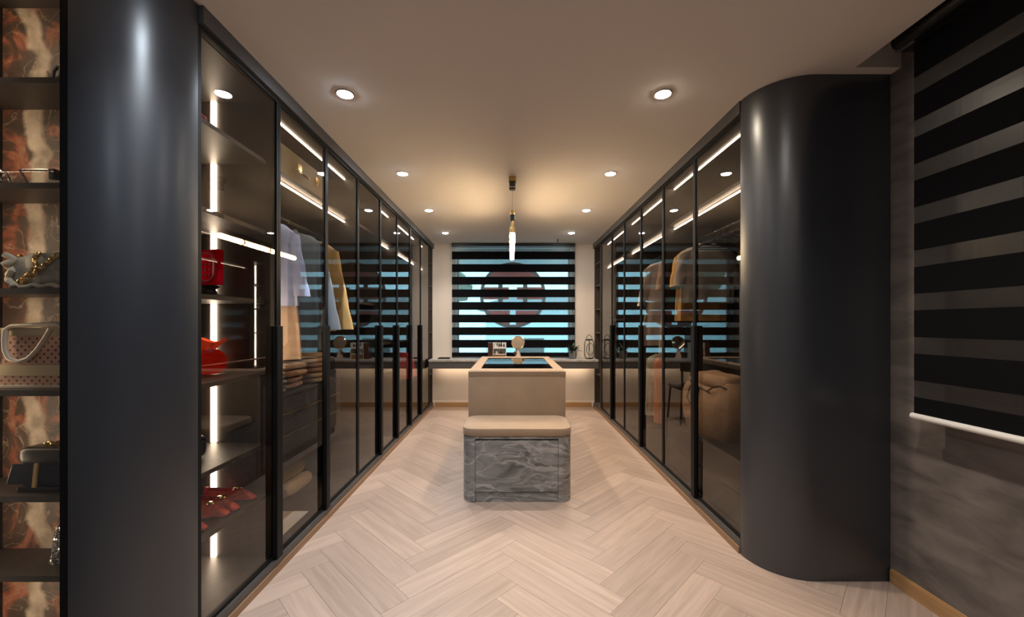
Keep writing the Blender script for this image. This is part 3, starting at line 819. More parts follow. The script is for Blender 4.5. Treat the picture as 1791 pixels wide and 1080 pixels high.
BN = thing('bench', 'low grey marble bench with beige leather cushion in front of the island', 'bench', (0.0425, 3.04, 0))
bx0, bx1, by0, by1 = -0.3425, 0.4275, 2.833, 3.252
ch = 0.462
rc = 0.085
pl_l = [(bx0 + 0.089, by0)] + [(bx0 + 0.089, by0 + 0.09), (bx0 + 0.089, by1), (bx0, by1)] + list(reversed(arc(bx0 + rc, by0 + rc, rc, 180, 270, 10)))[::-1]
ob('side_post', prism(pl_l, 0, ch), 'grey_marble', BN, smooth=True)
pl_r = [(bx1 - 0.096, by0)] + arc(bx1 - rc, by0 + rc, rc, 270, 360, 10) + [(bx1, by1), (bx1 - 0.096, by1)]
ob('side_post', prism(pl_r, 0, ch), 'grey_marble', BN, smooth=True)
qx0, qx1 = bx0 + 0.089, bx1 - 0.096
ob('top_rail', box(qx0, qx1, by0 + 0.001, by1, 0.446, ch), 'grey_marble', BN)
ob('carcass', box(qx0, qx1, by0 + 0.03, by1, 0.01, 0.446), 'black', BN)
ob('drawer_front', box(qx0 + 0.002, qx1 - 0.002, by0 + 0.004, by0 + 0.03, 0.074, 0.435), 'grey_marble', BN, bevel=0.0015)
ob('plinth', box(qx0, qx1, by0 + 0.012, by0 + 0.03, 0.0, 0.070), 'grey_marble', BN)
ob('cushion', rounded_slab(bx0 - 0.004, bx1 + 0.004, by0 - 0.008, by1 - 0.002, ch, 0.522, 0.088, 0.013), 'leather', BN, smooth=True)

# ------------------------------------------------------------------ chair behind the island
CH = thing('desk_chair', 'black wooden chair pulled to the desk behind the island', 'chair', (0.22, 5.22, 0))
ob('seat', rounded_slab(-0.22, 0.22, -0.22, 0.22, 0.43, 0.47, 0.06, 0.012), 'black', CH, smooth=True, local=True)
bk = []
for i in range(9):
    a = -0.9 + 1.8 * i / 8
    bk.append([(0.235 * sin(a), -0.02 - 0.20 * cos(a) + q[0], q[1]) for q in ((0, 0.66), (0.018, 0.665), (0.014, 0.775), (-0.006, 0.77))])
ob('backrest', loft(bk), 'black', CH, smooth=True, local=True)
for sx in (-1, 1):
    for sy in (-1, 1):
        zt2 = 0.67 if sy < 0 else 0.44
        ob('leg', tube([(sx * 0.21, sy * 0.21, 0), (sx * 0.18, sy * 0.185, 0.44)] + ([(sx * 0.175, -0.165, 0.70)] if sy < 0 else []), 0.014, 8), 'black', CH, smooth=True, local=True)
ob('stretcher', tube([(-0.19, -0.19, 0.25), (0.19, -0.19, 0.25)], 0.009, 8), 'black', CH, local=True)

# ------------------------------------------------------------------ downlights
def downlight(x, y, tone, label):
    t = thing('downlight', label, 'downlight', (x, y, ZC), group='round ceiling downlights')
    ring = lathe([(0.047, 0.0), (0.047, -0.003), (0.041, -0.006), (0.037, -0.002)], 28, cap=False)
    ob('trim_ring', ring, 'trim_grey', t, smooth=True, local=True)
    ob('lens', lathe([(0.0375, -0.0005), (0.0365, -0.004), (0.030, -0.008), (0.018, -0.011), (0.006, -0.012)], 28), {'c': 'lens_cool', 'w': 'lens_warm', 'n': 'lens_mid', 'a': 'lens_mid'}[tone], t, local=True)
    ld = bpy.data.lights.new('downlight_beam', 'SPOT')
    ld.energy = DOWN_W; ld.spot_size = radians(124); ld.spot_blend = 0.95; ld.shadow_soft_size = 0.035
    ld.color = {'c': (0.86, 0.93, 1.0), 'w': (1.0, 0.84, 0.66), 'n': (1.0, 0.91, 0.82), 'a': (1.0, 0.80, 0.60)}[tone]
    lo = bpy.data.objects.new('downlight_beam', ld); COL.objects.link(lo); lo.parent = t; lo.location = (0, 0, -0.020)
    return t
order = ['nearest', 'second nearest', 'third', 'farthest']
for i, y in enumerate((2.13, 3.255, 4.30, 5.365)):
    downlight(-0.875, y, 'c' if i < 2 else 'n', f'{order[i]} glowing round downlight of the left ceiling row')
    downlight(0.80, y, 'w' if i == 0 else 'a', f'{order[i]} glowing round downlight of the right ceiling row')
downlight(-0.875, 1.06, 'c', 'downlight of the left ceiling row above the rounded column')
downlight(-0.875, -0.60, 'c', 'downlight of the left ceiling row farthest from the desk')
downlight(0.80, -0.60, 'n', 'downlight of the right ceiling row farthest from the desk')
downlight(0.80, 1.06, 'n', 'downlight of the right ceiling row before the large blind')

# ------------------------------------------------------------------ pendant over the island
PD = thing('pendant_lamp', 'slim horizontal brass pendant lamp with glowing tube above the island', 'lamp', (0.01, 3.90, ZC))
px, pz = 0.01, 1.985
ob('canopy', box(px - 0.030, px + 0.030, 3.31, 3.37, ZC - 0.040, ZC - 0.0005), 'brass', PD, bevel=0.003)
ob('canopy_cup', lathe([(0.026, 0.0), (0.027, -0.062), (0.022, -0.066)], 20, (px, 3.34, ZC - 0.040)), 'black', PD, smooth=True)
ob('canopy_ring', lathe([(0.0275, -0.044), (0.0275, -0.048)], 20, (px, 3.34, ZC - 0.040), cap=False), 'chrome', PD, smooth=True)
for y in (3.345, 4.455):
    ob('cord', tube([(px, y, ZC - (0.10 if y < 4 else 0.0)), (px, y, pz + 0.20)], 0.0018, 6), 'brass', PD)
    ob('cord_grip', lathe([(0.020, 0.205), (0.022, 0.20), (0.022, 0.172), (0.020, 0.171)], 18, (px, y, pz)), 'brass', PD, smooth=True)
    ob('grip_cup', lathe([(0.020, 0.171), (0.020, 0.125), (0.014, 0.122)], 18, (px, y, pz)), 'black', PD, smooth=True)
    ob('stem', tube([(px, y, pz + 0.122), (px, y, pz + 0.07)], 0.012, 12), 'brass', PD, smooth=True)
    ob('sleeve', lathe([(0.012, 0.072), (0.025, 0.068), (0.026, 0.024), (0.020, 0.023)], 20, (px, y, pz)), 'brass', PD, smooth=True)
ob('top_channel', box(px - 0.019, px + 0.019, 3.315, 4.49, pz + 0.019, pz + 0.031), 'brass', PD, bevel=0.002)
segs = [(3.322, 3.60), (3.616, 3.99), (4.006, 4.478)]
for a, b in segs:
    ob('glowing_tube', tube([(px, a, pz), (px, b, pz)], 0.0225, 18), 'tube', PD, smooth=True)
for y in (3.608, 3.998):
    ob('brass_ring', tube([(px, y - 0.008, pz), (px, y + 0.008, pz)], 0.0275, 18), 'brass', PD, smooth=True)
ob('brass_ring', tube([(px, 4.478, pz), (px, 4.49, pz)], 0.0242, 18), 'brass', PD, smooth=True)

sp = thing('sprinkler', 'tiny dark sprinkler head on the ceiling near the back window', 'sprinkler', (0.66, 5.75, ZC))
ob('stem', tube([(0, 0, 0), (0, 0, -0.05)], 0.006, 8), 'black', sp, local=True)
ob('deflector', lathe([(0.004, -0.05), (0.016, -0.054), (0.016, -0.057), (0.004, -0.06)], 10), 'chrome', sp, local=True)

# ------------------------------------------------------------------ things on the desk
T = 0.7505
MR = thing('makeup_mirror', 'round tilting makeup mirror on a blush stone foot on the desk', 'mirror', (0.10, 5.88, T))
ob('foot', lathe([(0.052, 0.0), (0.052, 0.006), (0.020, 0.115), (0.016, 0.135)], 24), 'stone', MR, smooth=True, local=True)
ob('arm', tube([(0.0, 0.0, 0.10), (-0.03, -0.004, 0.125), (0.0, 0.0, 0.15)], 0.009, 8), 'umber', MR, smooth=True, local=True)
rim = [(0.094 * cos(a), 0.0, 0.236 + 0.094 * sin(a)) for a in [2 * pi * i / 40 for i in range(40)]]
def tilt(g, k=-0.27): return xf(xf(xf(g, (0, 0, -0.236)), rot=(k, 0, radians(-4))), (0, 0, 0.236))
ob('rim', tilt(tube(rim, 0.005, 8, closed=True)), 'gold', MR, smooth=True, local=True)
ob('mirror_glass', tilt(xf(lathe([(0.0925, -0.003), (0.0925, 0.003)], 40), (0, 0, 0.236), (pi / 2, 0, 0))), 'mirror', MR, local=True)
kn = ob('jewel_knob', sellip((-0.045, -0.02, 0.085), (0.05, 0.05, 0.05), 1, 1, 14, 8), 'umber', MR, smooth=True, local=True)

OG = thing('makeup_organizer', 'small white and dark wood shelf of cosmetics on the desk', 'organizer', (-0.19, 5.90, T))
ob('side_box', box(-0.145, -0.072, -0.07, 0.07, 0, 0.235), 'umber', OG, local=True, bevel=0.003)
ob('side_panel', box(-0.072, -0.066, -0.07, 0.07, 0, 0.235), 'white', OG, local=True)
ob('side_panel', box(0.112, 0.118, -0.07, 0.07, 0, 0.235), 'white', OG, local=True)
ob('back_panel', box(-0.066, 0.112, 0.063, 0.07, 0, 0.235), 'white', OG, local=True)
for z in (0.065, 0.150): ob('shelf', box(-0.066, 0.112, -0.07, 0.063, z, z + (0.008 if z < 0.1 else 0.024)), 'white', OG, local=True)
dr = ob('drawer', box(-0.052, 0.098, -0.072, 0.055, 0.002, 0.064), 'amber_box', OG, local=True, bevel=0.002)
ob('knob', sellip((0.023, -0.077, 0.033), (0.012, 0.012, 0.012), 1, 1, 10, 6), 'gold', dr, local=True)
def bottle(x, y, z, r, h, mat, cap, label):
    t = thing('cosmetic_bottle', label, 'bottle', (x, y, z), group='cosmetics in the organizer')
    ob('body', lathe([(r * 0.9, 0), (r, 0.004), (r, h * 0.62), (r * 0.45, h * 0.70)], 12), mat, t, smooth=True, local=True)
    ob('cap', lathe([(r * 0.5, h * 0.70), (r * 0.5, h), (r * 0.3, h)], 12), cap, t, smooth=True, local=True)
for x, r, h, m_, c_, l_ in ((-0.045, 0.014, 0.05, 'white', 'gold', 'white squat bottle on the upper shelf of the organizer'),
                            (-0.015, 0.012, 0.085, 'chrome', 'chrome', 'tall silver bottle on the upper shelf of the organizer'),
                            (0.015, 0.011, 0.07, 'black', 'black', 'black slim bottle in the middle of the organizer shelf'),
                            (0.045, 0.015, 0.065, 'umber', 'black', 'dark brown bottle with black cap on the organizer shelf'),
                            (0.085, 0.013, 0.05, 'black', 'gold', 'small black bottle with gold cap at the right of the organizer shelf')):
    bottle(-0.19 + x, 5.90 - 0.02, T + 0.1745, r, h, m_, c_, l_)
for x, r, h, m_, c_, l_ in ((-0.02, 0.016, 0.045, 'candle', 'white', 'pale jar on the lower shelf of the organizer'),
                            (0.045, 0.022, 0.035, 'umber', 'gold', 'dark pot with gold lid on the lower shelf of the organizer')):
    bottle(-0.19 + x, 5.90 - 0.03, T + 0.0735, r, h, m_, c_, l_)

TY = thing('desk_tray', 'flat black tray at the left end of the desk', 'tray', (-0.98, 5.92, T))
ob('base', box(-0.085, 0.085, -0.06, 0.06, 0, 0.006), 'black', TY, local=True)
ob('rim', join(box(-0.085, 0.085, -0.06, -0.055, 0.006, 0.016), box(-0.085, 0.085, 0.055, 0.06, 0.006, 0.016), box(-0.085, -0.08, -0.055, 0.055, 0.006, 0.016), box(0.08, 0.085, -0.055, 0.055, 0.006, 0.016)), 'black', TY, local=True)

PT = thing('potted_plant', 'small leafy green plant in a grey concrete pot on the desk', 'plant', (0.900, 5.90, T))
ob('pot', lathe([(0.040, 0), (0.055, 0.03), (0.060, 0.075), (0.055, 0.118), (0.048, 0.118), (0.048, 0.09)], 24), 'pot', PT, smooth=True, local=True)
ob('soil', lathe([(0.047, 0.098), (0.047, 0.104)], 16), 'bark', PT, local=True)
random.seed(11)
def leaf(base, yaw, pitch, ln, wd):
    loops = []
    v = []; n = 5
    for i in range(n + 1):
        t = i / n; w_ = wd * sin(pi * min(1, 0.08 + 0.92 * t)) ** 0.8
        p = pitch - 0.9 * t
        r_ = ln * t * cos(pitch - 0.45 * t); z_ = ln * t * sin(pitch - 0.45 * t)
        v += [(r_, -w_, z_), (r_, 0, z_ - 0.15 * w_), (r_, w_, z_)]
    f = []
    for i in range(n):
        for j in range(2): f.append((3 * i + j, 3 * i + j + 1, 3 * i + j + 4, 3 * i + j + 3))
    return xf((v, f), base, (0, 0, yaw))
for i in range(48):
    a = random.uniform(0, 2 * pi); rr = random.uniform(0, 0.03)
    g = leaf((rr * cos(a), rr * sin(a), 0.10 + random.uniform(0, 0.03)), a, random.uniform(0.25, 1.45), random.uniform(0.08, 0.15), random.uniform(0.012, 0.019))
    ob('leaf', g, 'leaf', PT, smooth=True, local=True)

LT = thing('lantern', 'tall black wire lantern with a glass drum on the right of the desk', 'lantern', (1.135, 5.88, T))
rings = [(0.055, 0.004), (0.050, 0.275)]
ob('base', lathe([(0.055, 0), (0.055, 0.014), (0.04, 0.016)], 24), 'black', LT, smooth=True, local=True)
ob('lid', lathe([(0.055, 0.268), (0.055, 0.285), (0.02, 0.290)], 24), 'black', LT, smooth=True, local=True)
prof = [(0.055, 0.012), (0.070, 0.035), (0.078, 0.07), (0.078, 0.215), (0.070, 0.25), (0.055, 0.272)]
ob('glass_drum', lathe([(r - 0.004, z) for r, z in prof], 24, cap=False), 'clear', LT, smooth=True, local=True)
for k in range(6):
    a = pi * k / 3 + 0.3
    ob('wire', tube([(r * cos(a), r * sin(a), z) for r, z in prof], 0.0042, 6), 'black', LT, local=True)
ob('oval_wire', tube([(0.052 * cos(a) - 0.0, -0.080 + 0.012 * abs(cos(a)), 0.145 + 0.085 * sin(a)) for a in [2 * pi * i / 32 for i in range(32)]], 0.0042, 6, closed=True), 'black', LT, local=True)
ob('handle', tube([(0.042 * cos(a), 0, 0.285 + 0.062 * sin(a)) for a in [pi * i / 14 for i in range(15)]], 0.004, 6), 'black', LT, local=True)
ob('candle', lathe([(0.042, 0.016), (0.042, 0.11), (0.034, 0.112)], 18), 'candle', LT, smooth=True, local=True)

# ------------------------------------------------------------------ hangers and clothes
def hanger(x, y, z, mat, label, half=0.20, rot=0.0, group='clothes hangers on the rails'):
    t = thing('clothes_hanger', label, 'hanger', (x, y, z), rot, group)
    hook = [(0.014 * cos(a), 0, 0.004 + 0.0165 * sin(a)) for a in [radians(-30 + 210 * i / 10) for i in range(11)]]
    hook = [(0.0165 * cos(a), 0, 0.0 + 0.0165 * sin(a)) for a in [radians(190 - 250 * i / 12) for i in range(13)]] + [(0, 0, -0.035), (0, 0, -0.062)]
    ob('hook', tube(hook, 0.0022, 6), 'chrome', t, local=True)
    arms = [(-half, 0, -0.135), (-half * 0.6, 0, -0.097), (-0.03, 0, -0.066), (0, 0, -0.062), (0.03, 0, -0.066), (half * 0.6, 0, -0.097), (half, 0, -0.135)]
    ob('shoulder_bar', tube(arms, 0.007, 8), mat, t, smooth=True, local=True)
    ob('lower_bar', tube([(-half * 0.98, 0, -0.135), (half * 0.98, 0, -0.135)], 0.004, 6), mat, t, local=True)
    return t

def garment(name, label, cat, x, y, z, mat, width=0.40, length=0.75, sleeve=None, flare=1.0, waist=0.9, rot=0.0, seed=0, hmat='black', depth=0.042, collar=None, hlabel=None):
    hanger(x, y, z, hmat, hlabel or ('hanger holding the ' + label.split(' hanging')[0]), width * 0.47, rot)
    t = thing(name, label, cat, (x, y, z - 0.07), rot)
    nu, nv = 40, 18
    loops = []
    hw0 = width / 2
    for i in range(nv + 1):
        s = i / nv
        if s < 0.12:
            q = s / 0.12; hw = 0.055 + (hw0 - 0.055) * sin(q * pi / 2); zz_ = -0.075 * q ** 1.3; dp = 0.026 + 0.02 * q
        else:
            q = (s - 0.12) / 0.88; zz_ = -0.075 - (length - 0.075) * q
            hw = hw0 * ((1 - q) + q * flare) * (1 - (1 - waist) * math.exp(-((q - 0.35) / 0.22) ** 2)); dp = 0.046 + (depth - 0.046) * q
        loop = []
        for j in range(nu):
            th = 2 * pi * j / nu
            amp = 0.010 * max(0, s - 0.15)
            k = sin(9 * th + seed * 1.7 + 2.2 * noise.noise(Vector((seed, s * 2, 0)))) + 0.6 * sin(5 * th + seed)
            xx = hw * spow(cos(th), 0.75); yy = dp * spow(sin(th), 0.8)
            loop.append((xx + amp * 0.4 * k * cos(th), yy + amp * k * (1 if sin(th) > 0 else -1), zz_ + 0.006 * noise.noise(Vector((xx * 8, yy * 8, seed))) * (s > 0.9)))
        loops.append(loop)
    ob('body', loft(loops, cap=True), mat, t, smooth=True, local=True)
    if sleeve:
        ln = {'short': 0.24, 'long': 0.56, 'half': 0.36}[sleeve]
        for sd in (-1, 1):
            lp = []
            for i in range(9):
                q = i / 8; ang = 0.30 * (1 - q * 0.6)
                cx = sd * (hw0 - 0.035 + ln * q * sin(0.22)); cz = -0.075 - 0.01 - ln * q
                rx = 0.060 - 0.014 * q; ry = 0.030
                lp.append([(cx + rx * cos(2 * pi * j / 16) + 0.004 * sin(q * 14 + j), 0.01 * sd + ry * sin(2 * pi * j / 16) * (1 + 0.12 * sin(9 * q + j)), cz + (0.05 * (1 - q)) * (1 - sd * cos(2 * pi * j / 16)) * 0.5) for j in range(16)])
            ob('sleeve', loft(lp), mat, t, smooth=True, local=True)
    if collar:
        ob('collar', tube([(0.062 * cos(a), 0.030 * sin(a), 0.004 - 0.02 * (sin(a) < -0.5)) for a in [2 * pi * i / 20 for i in range(20)]], 0.012, 8, closed=True), collar, t, smooth=True, local=True)
    return t

xr = XL - 0.29
garment('blue_shirt', 'pale blue shirt hanging nearest in the left wardrobe', 'shirt', xr, 2.36, 1.93, 'shirt_blue', 0.42, 0.50, 'half', 1.12, 0.95, seed=1, collar='shirt_blue')
garment('tan_dress', 'long tan dress hanging just behind the pale blue shirt', 'dress', xr - 0.02, 2.47, 1.93, 'dress_tan', 0.36, 0.82, None, 1.25, 0.85, seed=2)
garment('slate_jacket', 'slate grey jacket hanging between the tan dress and the ochre shirt', 'jacket', xr, 2.66, 1.93, 'jacket', 0.44, 0.78, 'long', 1.05, 0.95, seed=3, collar='jacket')
garment('ochre_shirt', 'ochre shirt on a red hanger in the left wardrobe', 'shirt', xr, 2.90, 1.93, 'ochre', 0.42, 0.66, 'long', 1.05, 0.95, seed=4, hmat='red', collar='ochre', hlabel='red hanger carrying the ochre shirt')
garment('red_robe', 'short red robe hanging low in the double left bay', 'robe', xr + 0.03, 5.15, 0.985, 'pinkred', 0.36, 0.36, 'short', 1.1, 0.95, seed=5)
xq = XR + 0.29
garment('white_shirt', 'white short sleeved shirt hanging in the right wardrobe', 'shirt', xq, 3.20, 1.95, 'white_cloth', 0.42, 0.46, 'short', 1.0, 1.0, seed=6, collar='white_cloth')
garment('ochre_blouse', 'ochre blouse hanging right behind the white shirt', 'blouse', xq, 3.30, 1.95, 'ochre', 0.40, 0.60, 'short', 1.05, 0.95, seed=7)
garment('taupe_dress', 'long taupe dress hanging first in the middle right bay', 'dress', xq, 3.62, 1.95, 'dress_brown', 0.40, 0.95, 'short', 1.15, 0.85, seed=8)
garment('grey_dress', 'long pale grey dress hanging in the middle right bay', 'dress', xq, 4.05, 1.95, 'dress_grey', 0.40, 0.84, 'half', 1.2, 0.85, seed=9)
garment('sage_trousers', 'sage print trousers hanging on the low rail behind the coral pair', 'trousers', xq - 0.02, 4.12, 1.02, 'sage', 0.30, 0.62, None, 1.05, 1.0, seed=10)
garment('coral_trousers', 'coral trousers hanging on the low rail of the right wardrobe', 'trousers', xq, 3.96, 1.02, 'coral', 0.30, 0.66, None, 0.95, 1.0, seed=11)
for i in range(9):
    hanger(xq, 2.36 + i * 0.085, 1.95, 'black', 'empty black hanger on the rail beside the rounded column', 0.19, random.uniform(-0.15, 0.15), 'empty hangers beside the column')

# ------------------------------------------------------------------ folded things
def folded(x, y, z, sx, sy, sz, mat, label, rot=0.0, seed=0, name='folded_sweater', cat='sweater', group='folded knitwear on the drawer chest', layers=2):
    t = thing(name, label, cat, (x, y, z), rot, group)
    h = sz / layers
    for k in range(layers):
        ob('fold', sellip((random.uniform(-.006, .006), random.uniform(-.006, .006), h * (k + 0.5)), (sx * (1 - 0.03 * k), sy, h * 1.02), 0.55, 0.4, 26, 10, amp=0.08, freq=7, seed=seed + k * 3.1), mat, t, smooth=True, local=True)
    return t
zc = 0.8475
folded(-1.47, 2.30, zc, 0.30, 0.24, 0.055, 'greyk', 'grey folded sweater lowest in the pile nearest the shoes', 0.05, 1)
folded(-1.47, 2.30, zc + 0.055, 0.29, 0.23, 0.05, 'greyk', 'grey folded sweater in the middle of the pile nearest the shoes', -0.04, 2)
folded(-1.47, 2.30, zc + 0.105, 0.29, 0.23, 0.055, 'cream', 'cream folded sweater topmost of the pile nearest the shoes', 0.03, 3)
folded(-1.50, 2.56, zc, 0.30, 0.24, 0.075, 'pinkk', 'blush folded sweater at the bottom in the middle of the chest', 0.15, 4)
folded(-1.49, 2.57, zc + 0.075, 0.31, 0.25, 0.085, 'tan', 'tan folded sweater on top in the middle of the chest', -0.2, 5)
folded(-1.47, 2.86, zc, 0.32, 0.27, 0.075, 'cream', 'cream folded sweater at the bottom of the far pile', 0.0, 6)
folded(-1.47, 2.86, zc + 0.075, 0.30, 0.25, 0.065, 'pinkk', 'blush folded sweater in the middle of the far pile', 0.08, 7)
folded(-1.47, 2.84, zc + 0.14, 0.28, 0.24, 0.065, 'cream', 'cream rolled sweater on top of the far pile', -0.08, 8)
def rolled(x, y, z, ln, r, mat, label, rot):
    t = thing('rolled_garment', label, 'garment', (x, y, z + r), rot, 'rolled clothes on the wardrobe floor')
    ob('roll', loft([[(ln * (i / 10 - 0.5), r * f_ * (1 + 0.05 * sin(3 * j + i)) * cos(2 * pi * j / 18), r * f_ * sin(2 * pi * j / 18)) for j in range(18)] for i, f_ in enumerate((0.72, 0.93, 1, 0.97, 1, 0.96, 1, 0.98, 1, 0.92, 0.70))]), mat, t, smooth=True, local=True)
    sp_ = [(ln * 0.5 - 0.006, r * 0.75 * (1 - i / 30) * cos(i * 0.6), r * 0.75 * (1 - i / 30) * sin(i * 0.6)) for i in range(28)]
    ob('end_spiral', tube(sp_, 0.006, 6), mat, t, local=True)
    return t
zf = 0.0725
rolled(-1.52, 2.85, zf, 0.32, 0.05, 'cream', 'cream rolled garment under the yellow roll nearest the glass', radians(88))
rolled(-1.63, 2.85, zf, 0.32, 0.05, 'greyk', 'grey rolled garment under the yellow roll at the back', radians(91))
rolled(-1.575, 2.85, zf + 0.088, 0.30, 0.055, 'yellow', 'yellow rolled garment on top of the pile below the drawers', radians(86))
rolled(-1.52, 2.44, zf, 0.28, 0.05, 'cream', 'cream rolled garment under the blush roll', radians(88))
rolled(-1.63, 2.44, zf, 0.28, 0.05, 'blue', 'blue rolled garment on the wardrobe floor behind the blush roll', radians(91))
rolled(-1.575, 2.46, zf + 0.088, 0.26, 0.048, 'pinkk', 'blush rolled garment on top of the pile beside the white card', radians(86))
cd = ob('white_card', box(-1.46, -1.275, 2.16, 2.545, 0.0723, 0.0745), 'paper')
tag(cd, 'white card lying on the floor of the wardrobe with shirts', 'card')

# dark gold case on the upper shelf
GC = thing('gold_case', 'dark gold hard case with brass latches on the upper wardrobe shelf', 'case', (-1.47, 2.48, 2.0805))
ob('shell', box(-0.17, 0.17, -0.36, 0.36, 0, 0.20), 'bronze', GC, bevel=0.008, local=True)
for y in (-0.24, 0.22):
    l_ = ob('latch', box(0.17, 0.176, y - 0.02, y + 0.02, 0.09, 0.15), 'gold', GC, local=True, bevel=0.001)
    ob('latch_pin', box(0.176, 0.182, y - 0.012, y + 0.012, 0.11, 0.125), 'gold', l_, local=True)
ob('handle', tube([(0.172, -0.07, 0.10), (0.20, -0.06, 0.085), (0.20, 0.06, 0.085), (0.172, 0.07, 0.10)], 0.006, 8), 'gold', GC, smooth=True, local=True)
ob('lock_plate', box(0.17, 0.174, -0.025, 0.025, 0.115, 0.15), 'gold', GC, local=True)

# ------------------------------------------------------------------ red shoes and keepsakes in the first bay
def make_shoe(label):
    t = thing('red_shoe', label, 'shoe', (0, 0, 0), 0, 'red shoes on the low shelf')
    ln = 0.235
    def hwid(s): return 0.040 * (0.55 + 0.45 * sin(pi * min(1, s * 1.25 + 0.05))) * (1 if s < 0.92 else 1 - (s - 0.92) * 5.0) * (0.8 if s < 0.12 else 1)
    outl = [(ln * i / 16, hwid(i / 16)) for i in range(17)]
    poly = [(x, -w_) for x, w_ in outl] + [(x, w_) for x, w_ in reversed(outl)]
    ob('sole', prism(poly, 0, 0.010), 'black', t, local=True)
    lp = []
    for i in range(17):
        s = i / 16; w_ = hwid(s) * 0.99
        h = 0.060 - 0.012 * sin(pi * s) if s < 0.6 else 0.055 - 0.05 * ((s - 0.6) / 0.4) ** 1.6
        lp.append([(ln * s, w_ * cos(pi * j / 10) * (1 if j in (0, 10) else 0.98), 0.010 + h * sin(pi * j / 10) ** 0.6) for j in range(11)])
    up = loft(lp, closed=False, cap=False)
    n = 11
    keep = [f for k, f in enumerate(up[1]) if not (1 <= k // (n - 1) <= 8 and 3 <= k % (n - 1) <= 6)]
    ob('upper', (up[0], keep), 'red_gold', t, smooth=True, local=True)
    ob('insole', prism([(x, y * 0.92) for x, y in poly], 0.0105, 0.016), 'red', t, local=True)
    ob('toe_ornament', sellip((ln * 0.66, 0, 0.062), (0.045, 0.03, 0.014), 0.8, 0.8, 12, 6), 'gold', t, smooth=True, local=True)
    return t
zsh = 0.3885
shoe0 = make_shoe('red embroidered shoe nearest the glass at the front of the low shelf')
spots = [(-1.515, 1.60, 5, 'red embroidered shoe nearest the glass at the front of the low shelf'), (-1.505, 1.70, -4, 'second red embroidered shoe from the front of the low shelf'),
         (-1.50, 1.79, 6, 'third red embroidered shoe from the front of the low shelf'), (-1.495, 1.88, -3, 'fourth red embroidered shoe from the front of the low shelf'),
         (-1.49, 1.97, 4, 'red embroidered shoe farthest back by the light strip')]
for i, (x, y, a, l_) in enumerate(spots):
    if i == 0:
        shoe0.location = (x, y, zsh); shoe0.rotation_euler = (0, 0, radians(a)); shoe0['label'] = l_
    else: dup(shoe0, (x, y, zsh), radians(a), l_, 'red shoes on the low shelf')

# red lacquer keepsake on a black stand
KS = thing('red_keepsake', 'red lacquered openwork plaque on a black stand on the middle shelf', 'ornament', (-1.415, 1.90, 1.3745), radians(-18))
ob('stand', lathe([(0.06, 0), (0.06, 0.012), (0.03, 0.022), (0.022, 0.04), (0.04, 0.055), (0.03, 0.06)], 20), 'black', KS, smooth=True, local=True)
ob('plaque', box(-0.068, 0.068, -0.016, 0.016, 0.06, 0.225), 'red_glass', KS, bevel=0.006, local=True)
ob('medallion_ring', tube([(0.052 * spow(cos(a), 0.7), -0.018, 0.143 + 0.066 * spow(sin(a), 0.7)) for a in [2 * pi * i / 36 for i in range(36)]], 0.008, 8, closed=True), 'red_light', KS, smooth=True, local=True)
for r_ in range(4):
    for c_ in range(3):
        ob('fretwork', cbox((-0.024 + 0.024 * c_, -0.019, 0.105 + 0.025 * r_), (0.015, 0.008, 0.014)), 'red_light', KS, local=True, bevel=0.002)

RW = thing('red_wrap', 'red organza gift bundle behind the navy pouch', 'bundle', (-1.47, 1.93, 1.0105))
ob('bundle', sellip((0, 0, 0.062), (0.18, 0.17, 0.124), 0.8, 0.8, 28, 14, amp=0.16, freq=14, seed=3), 'orange', RW, smooth=True, local=True)
fr_ = [[(0.02 + (0.018 + 0.055 * q) * (1 + 0.25 * sin(5 * th)) * cos(th), (0.018 + 0.055 * q) * (1 + 0.25 * sin(5 * th)) * sin(th), 0.11 + 0.055 * q + 0.012 * q * sin(3 * th)) for th in [2 * pi * j / 24 for j in range(24)]] for q in (0, 0.4, 0.8, 1.0)]
ob('ruffle', loft(fr_, cap=False), 'orange', RW, smooth=True, local=True)
NP = thing('navy_pouch', 'navy padded pouch lying on the shelf below the red plaque', 'pouch', (-1.50, 1.73, 1.0105))
ob('body', sellip((0, 0, 0.058), (0.27, 0.15, 0.116), 0.6, 0.45, 28, 12, amp=0.08, freq=8, seed=8), 'navy', NP, smooth=True, local=True)
ob('zip', tube([(-0.12, -0.05, 0.098), (0, -0.05, 0.110), (0.12, -0.05, 0.098)], 0.003, 6), 'gold', NP, local=True)
NB = thing('navy_handbag', 'navy handbag with thin straps on the shelf above the red shoes', 'handbag', (-1.50, 1.78, 0.6505))
ob('body', sellip((0, 0, 0.055), (0.26, 0.13, 0.11), 0.45, 0.4, 28, 12, amp=0.05, freq=8, seed=9), 'navy', NB, smooth=True, local=True)
for s in (-1, 1):
    ob('strap', tube([(0.08 * cos(a) - 0.02, s * 0.05, 0.098 + 0.09 * sin(a)) for a in [pi * i / 12 for i in range(13)]], 0.0035, 6), 'chrome', NB, local=True)
ob('charm', sellip((0.06, -0.062, 0.085), (0.03, 0.014, 0.03), 1, 1, 10, 6), 'red', NB, local=True)
CB = thing('framed_clutch', 'clear clutch with metal frame on the shelf above the red plaque', 'clutch', (-1.52, 1.84, 1.7285))
ob('body', box(-0.10, 0.06, -0.045, 0.045, 0.0, 0.10), 'red_glass', CB, bevel=0.006, local=True)
ob('frame', tube([(-0.112, -0.048, 0), (-0.112, -0.048, 0.125), (0.072, -0.048, 0.125), (0.072, -0.048, 0)], 0.004, 8), 'chrome', CB, local=True)
ob('handle', tube([(-0.05, -0.048, 0.125), (-0.05, -0.048, 0.18), (0.01, -0.048, 0.18), (0.01, -0.048, 0.125)], 0.003, 6), 'chrome', CB, local=True)
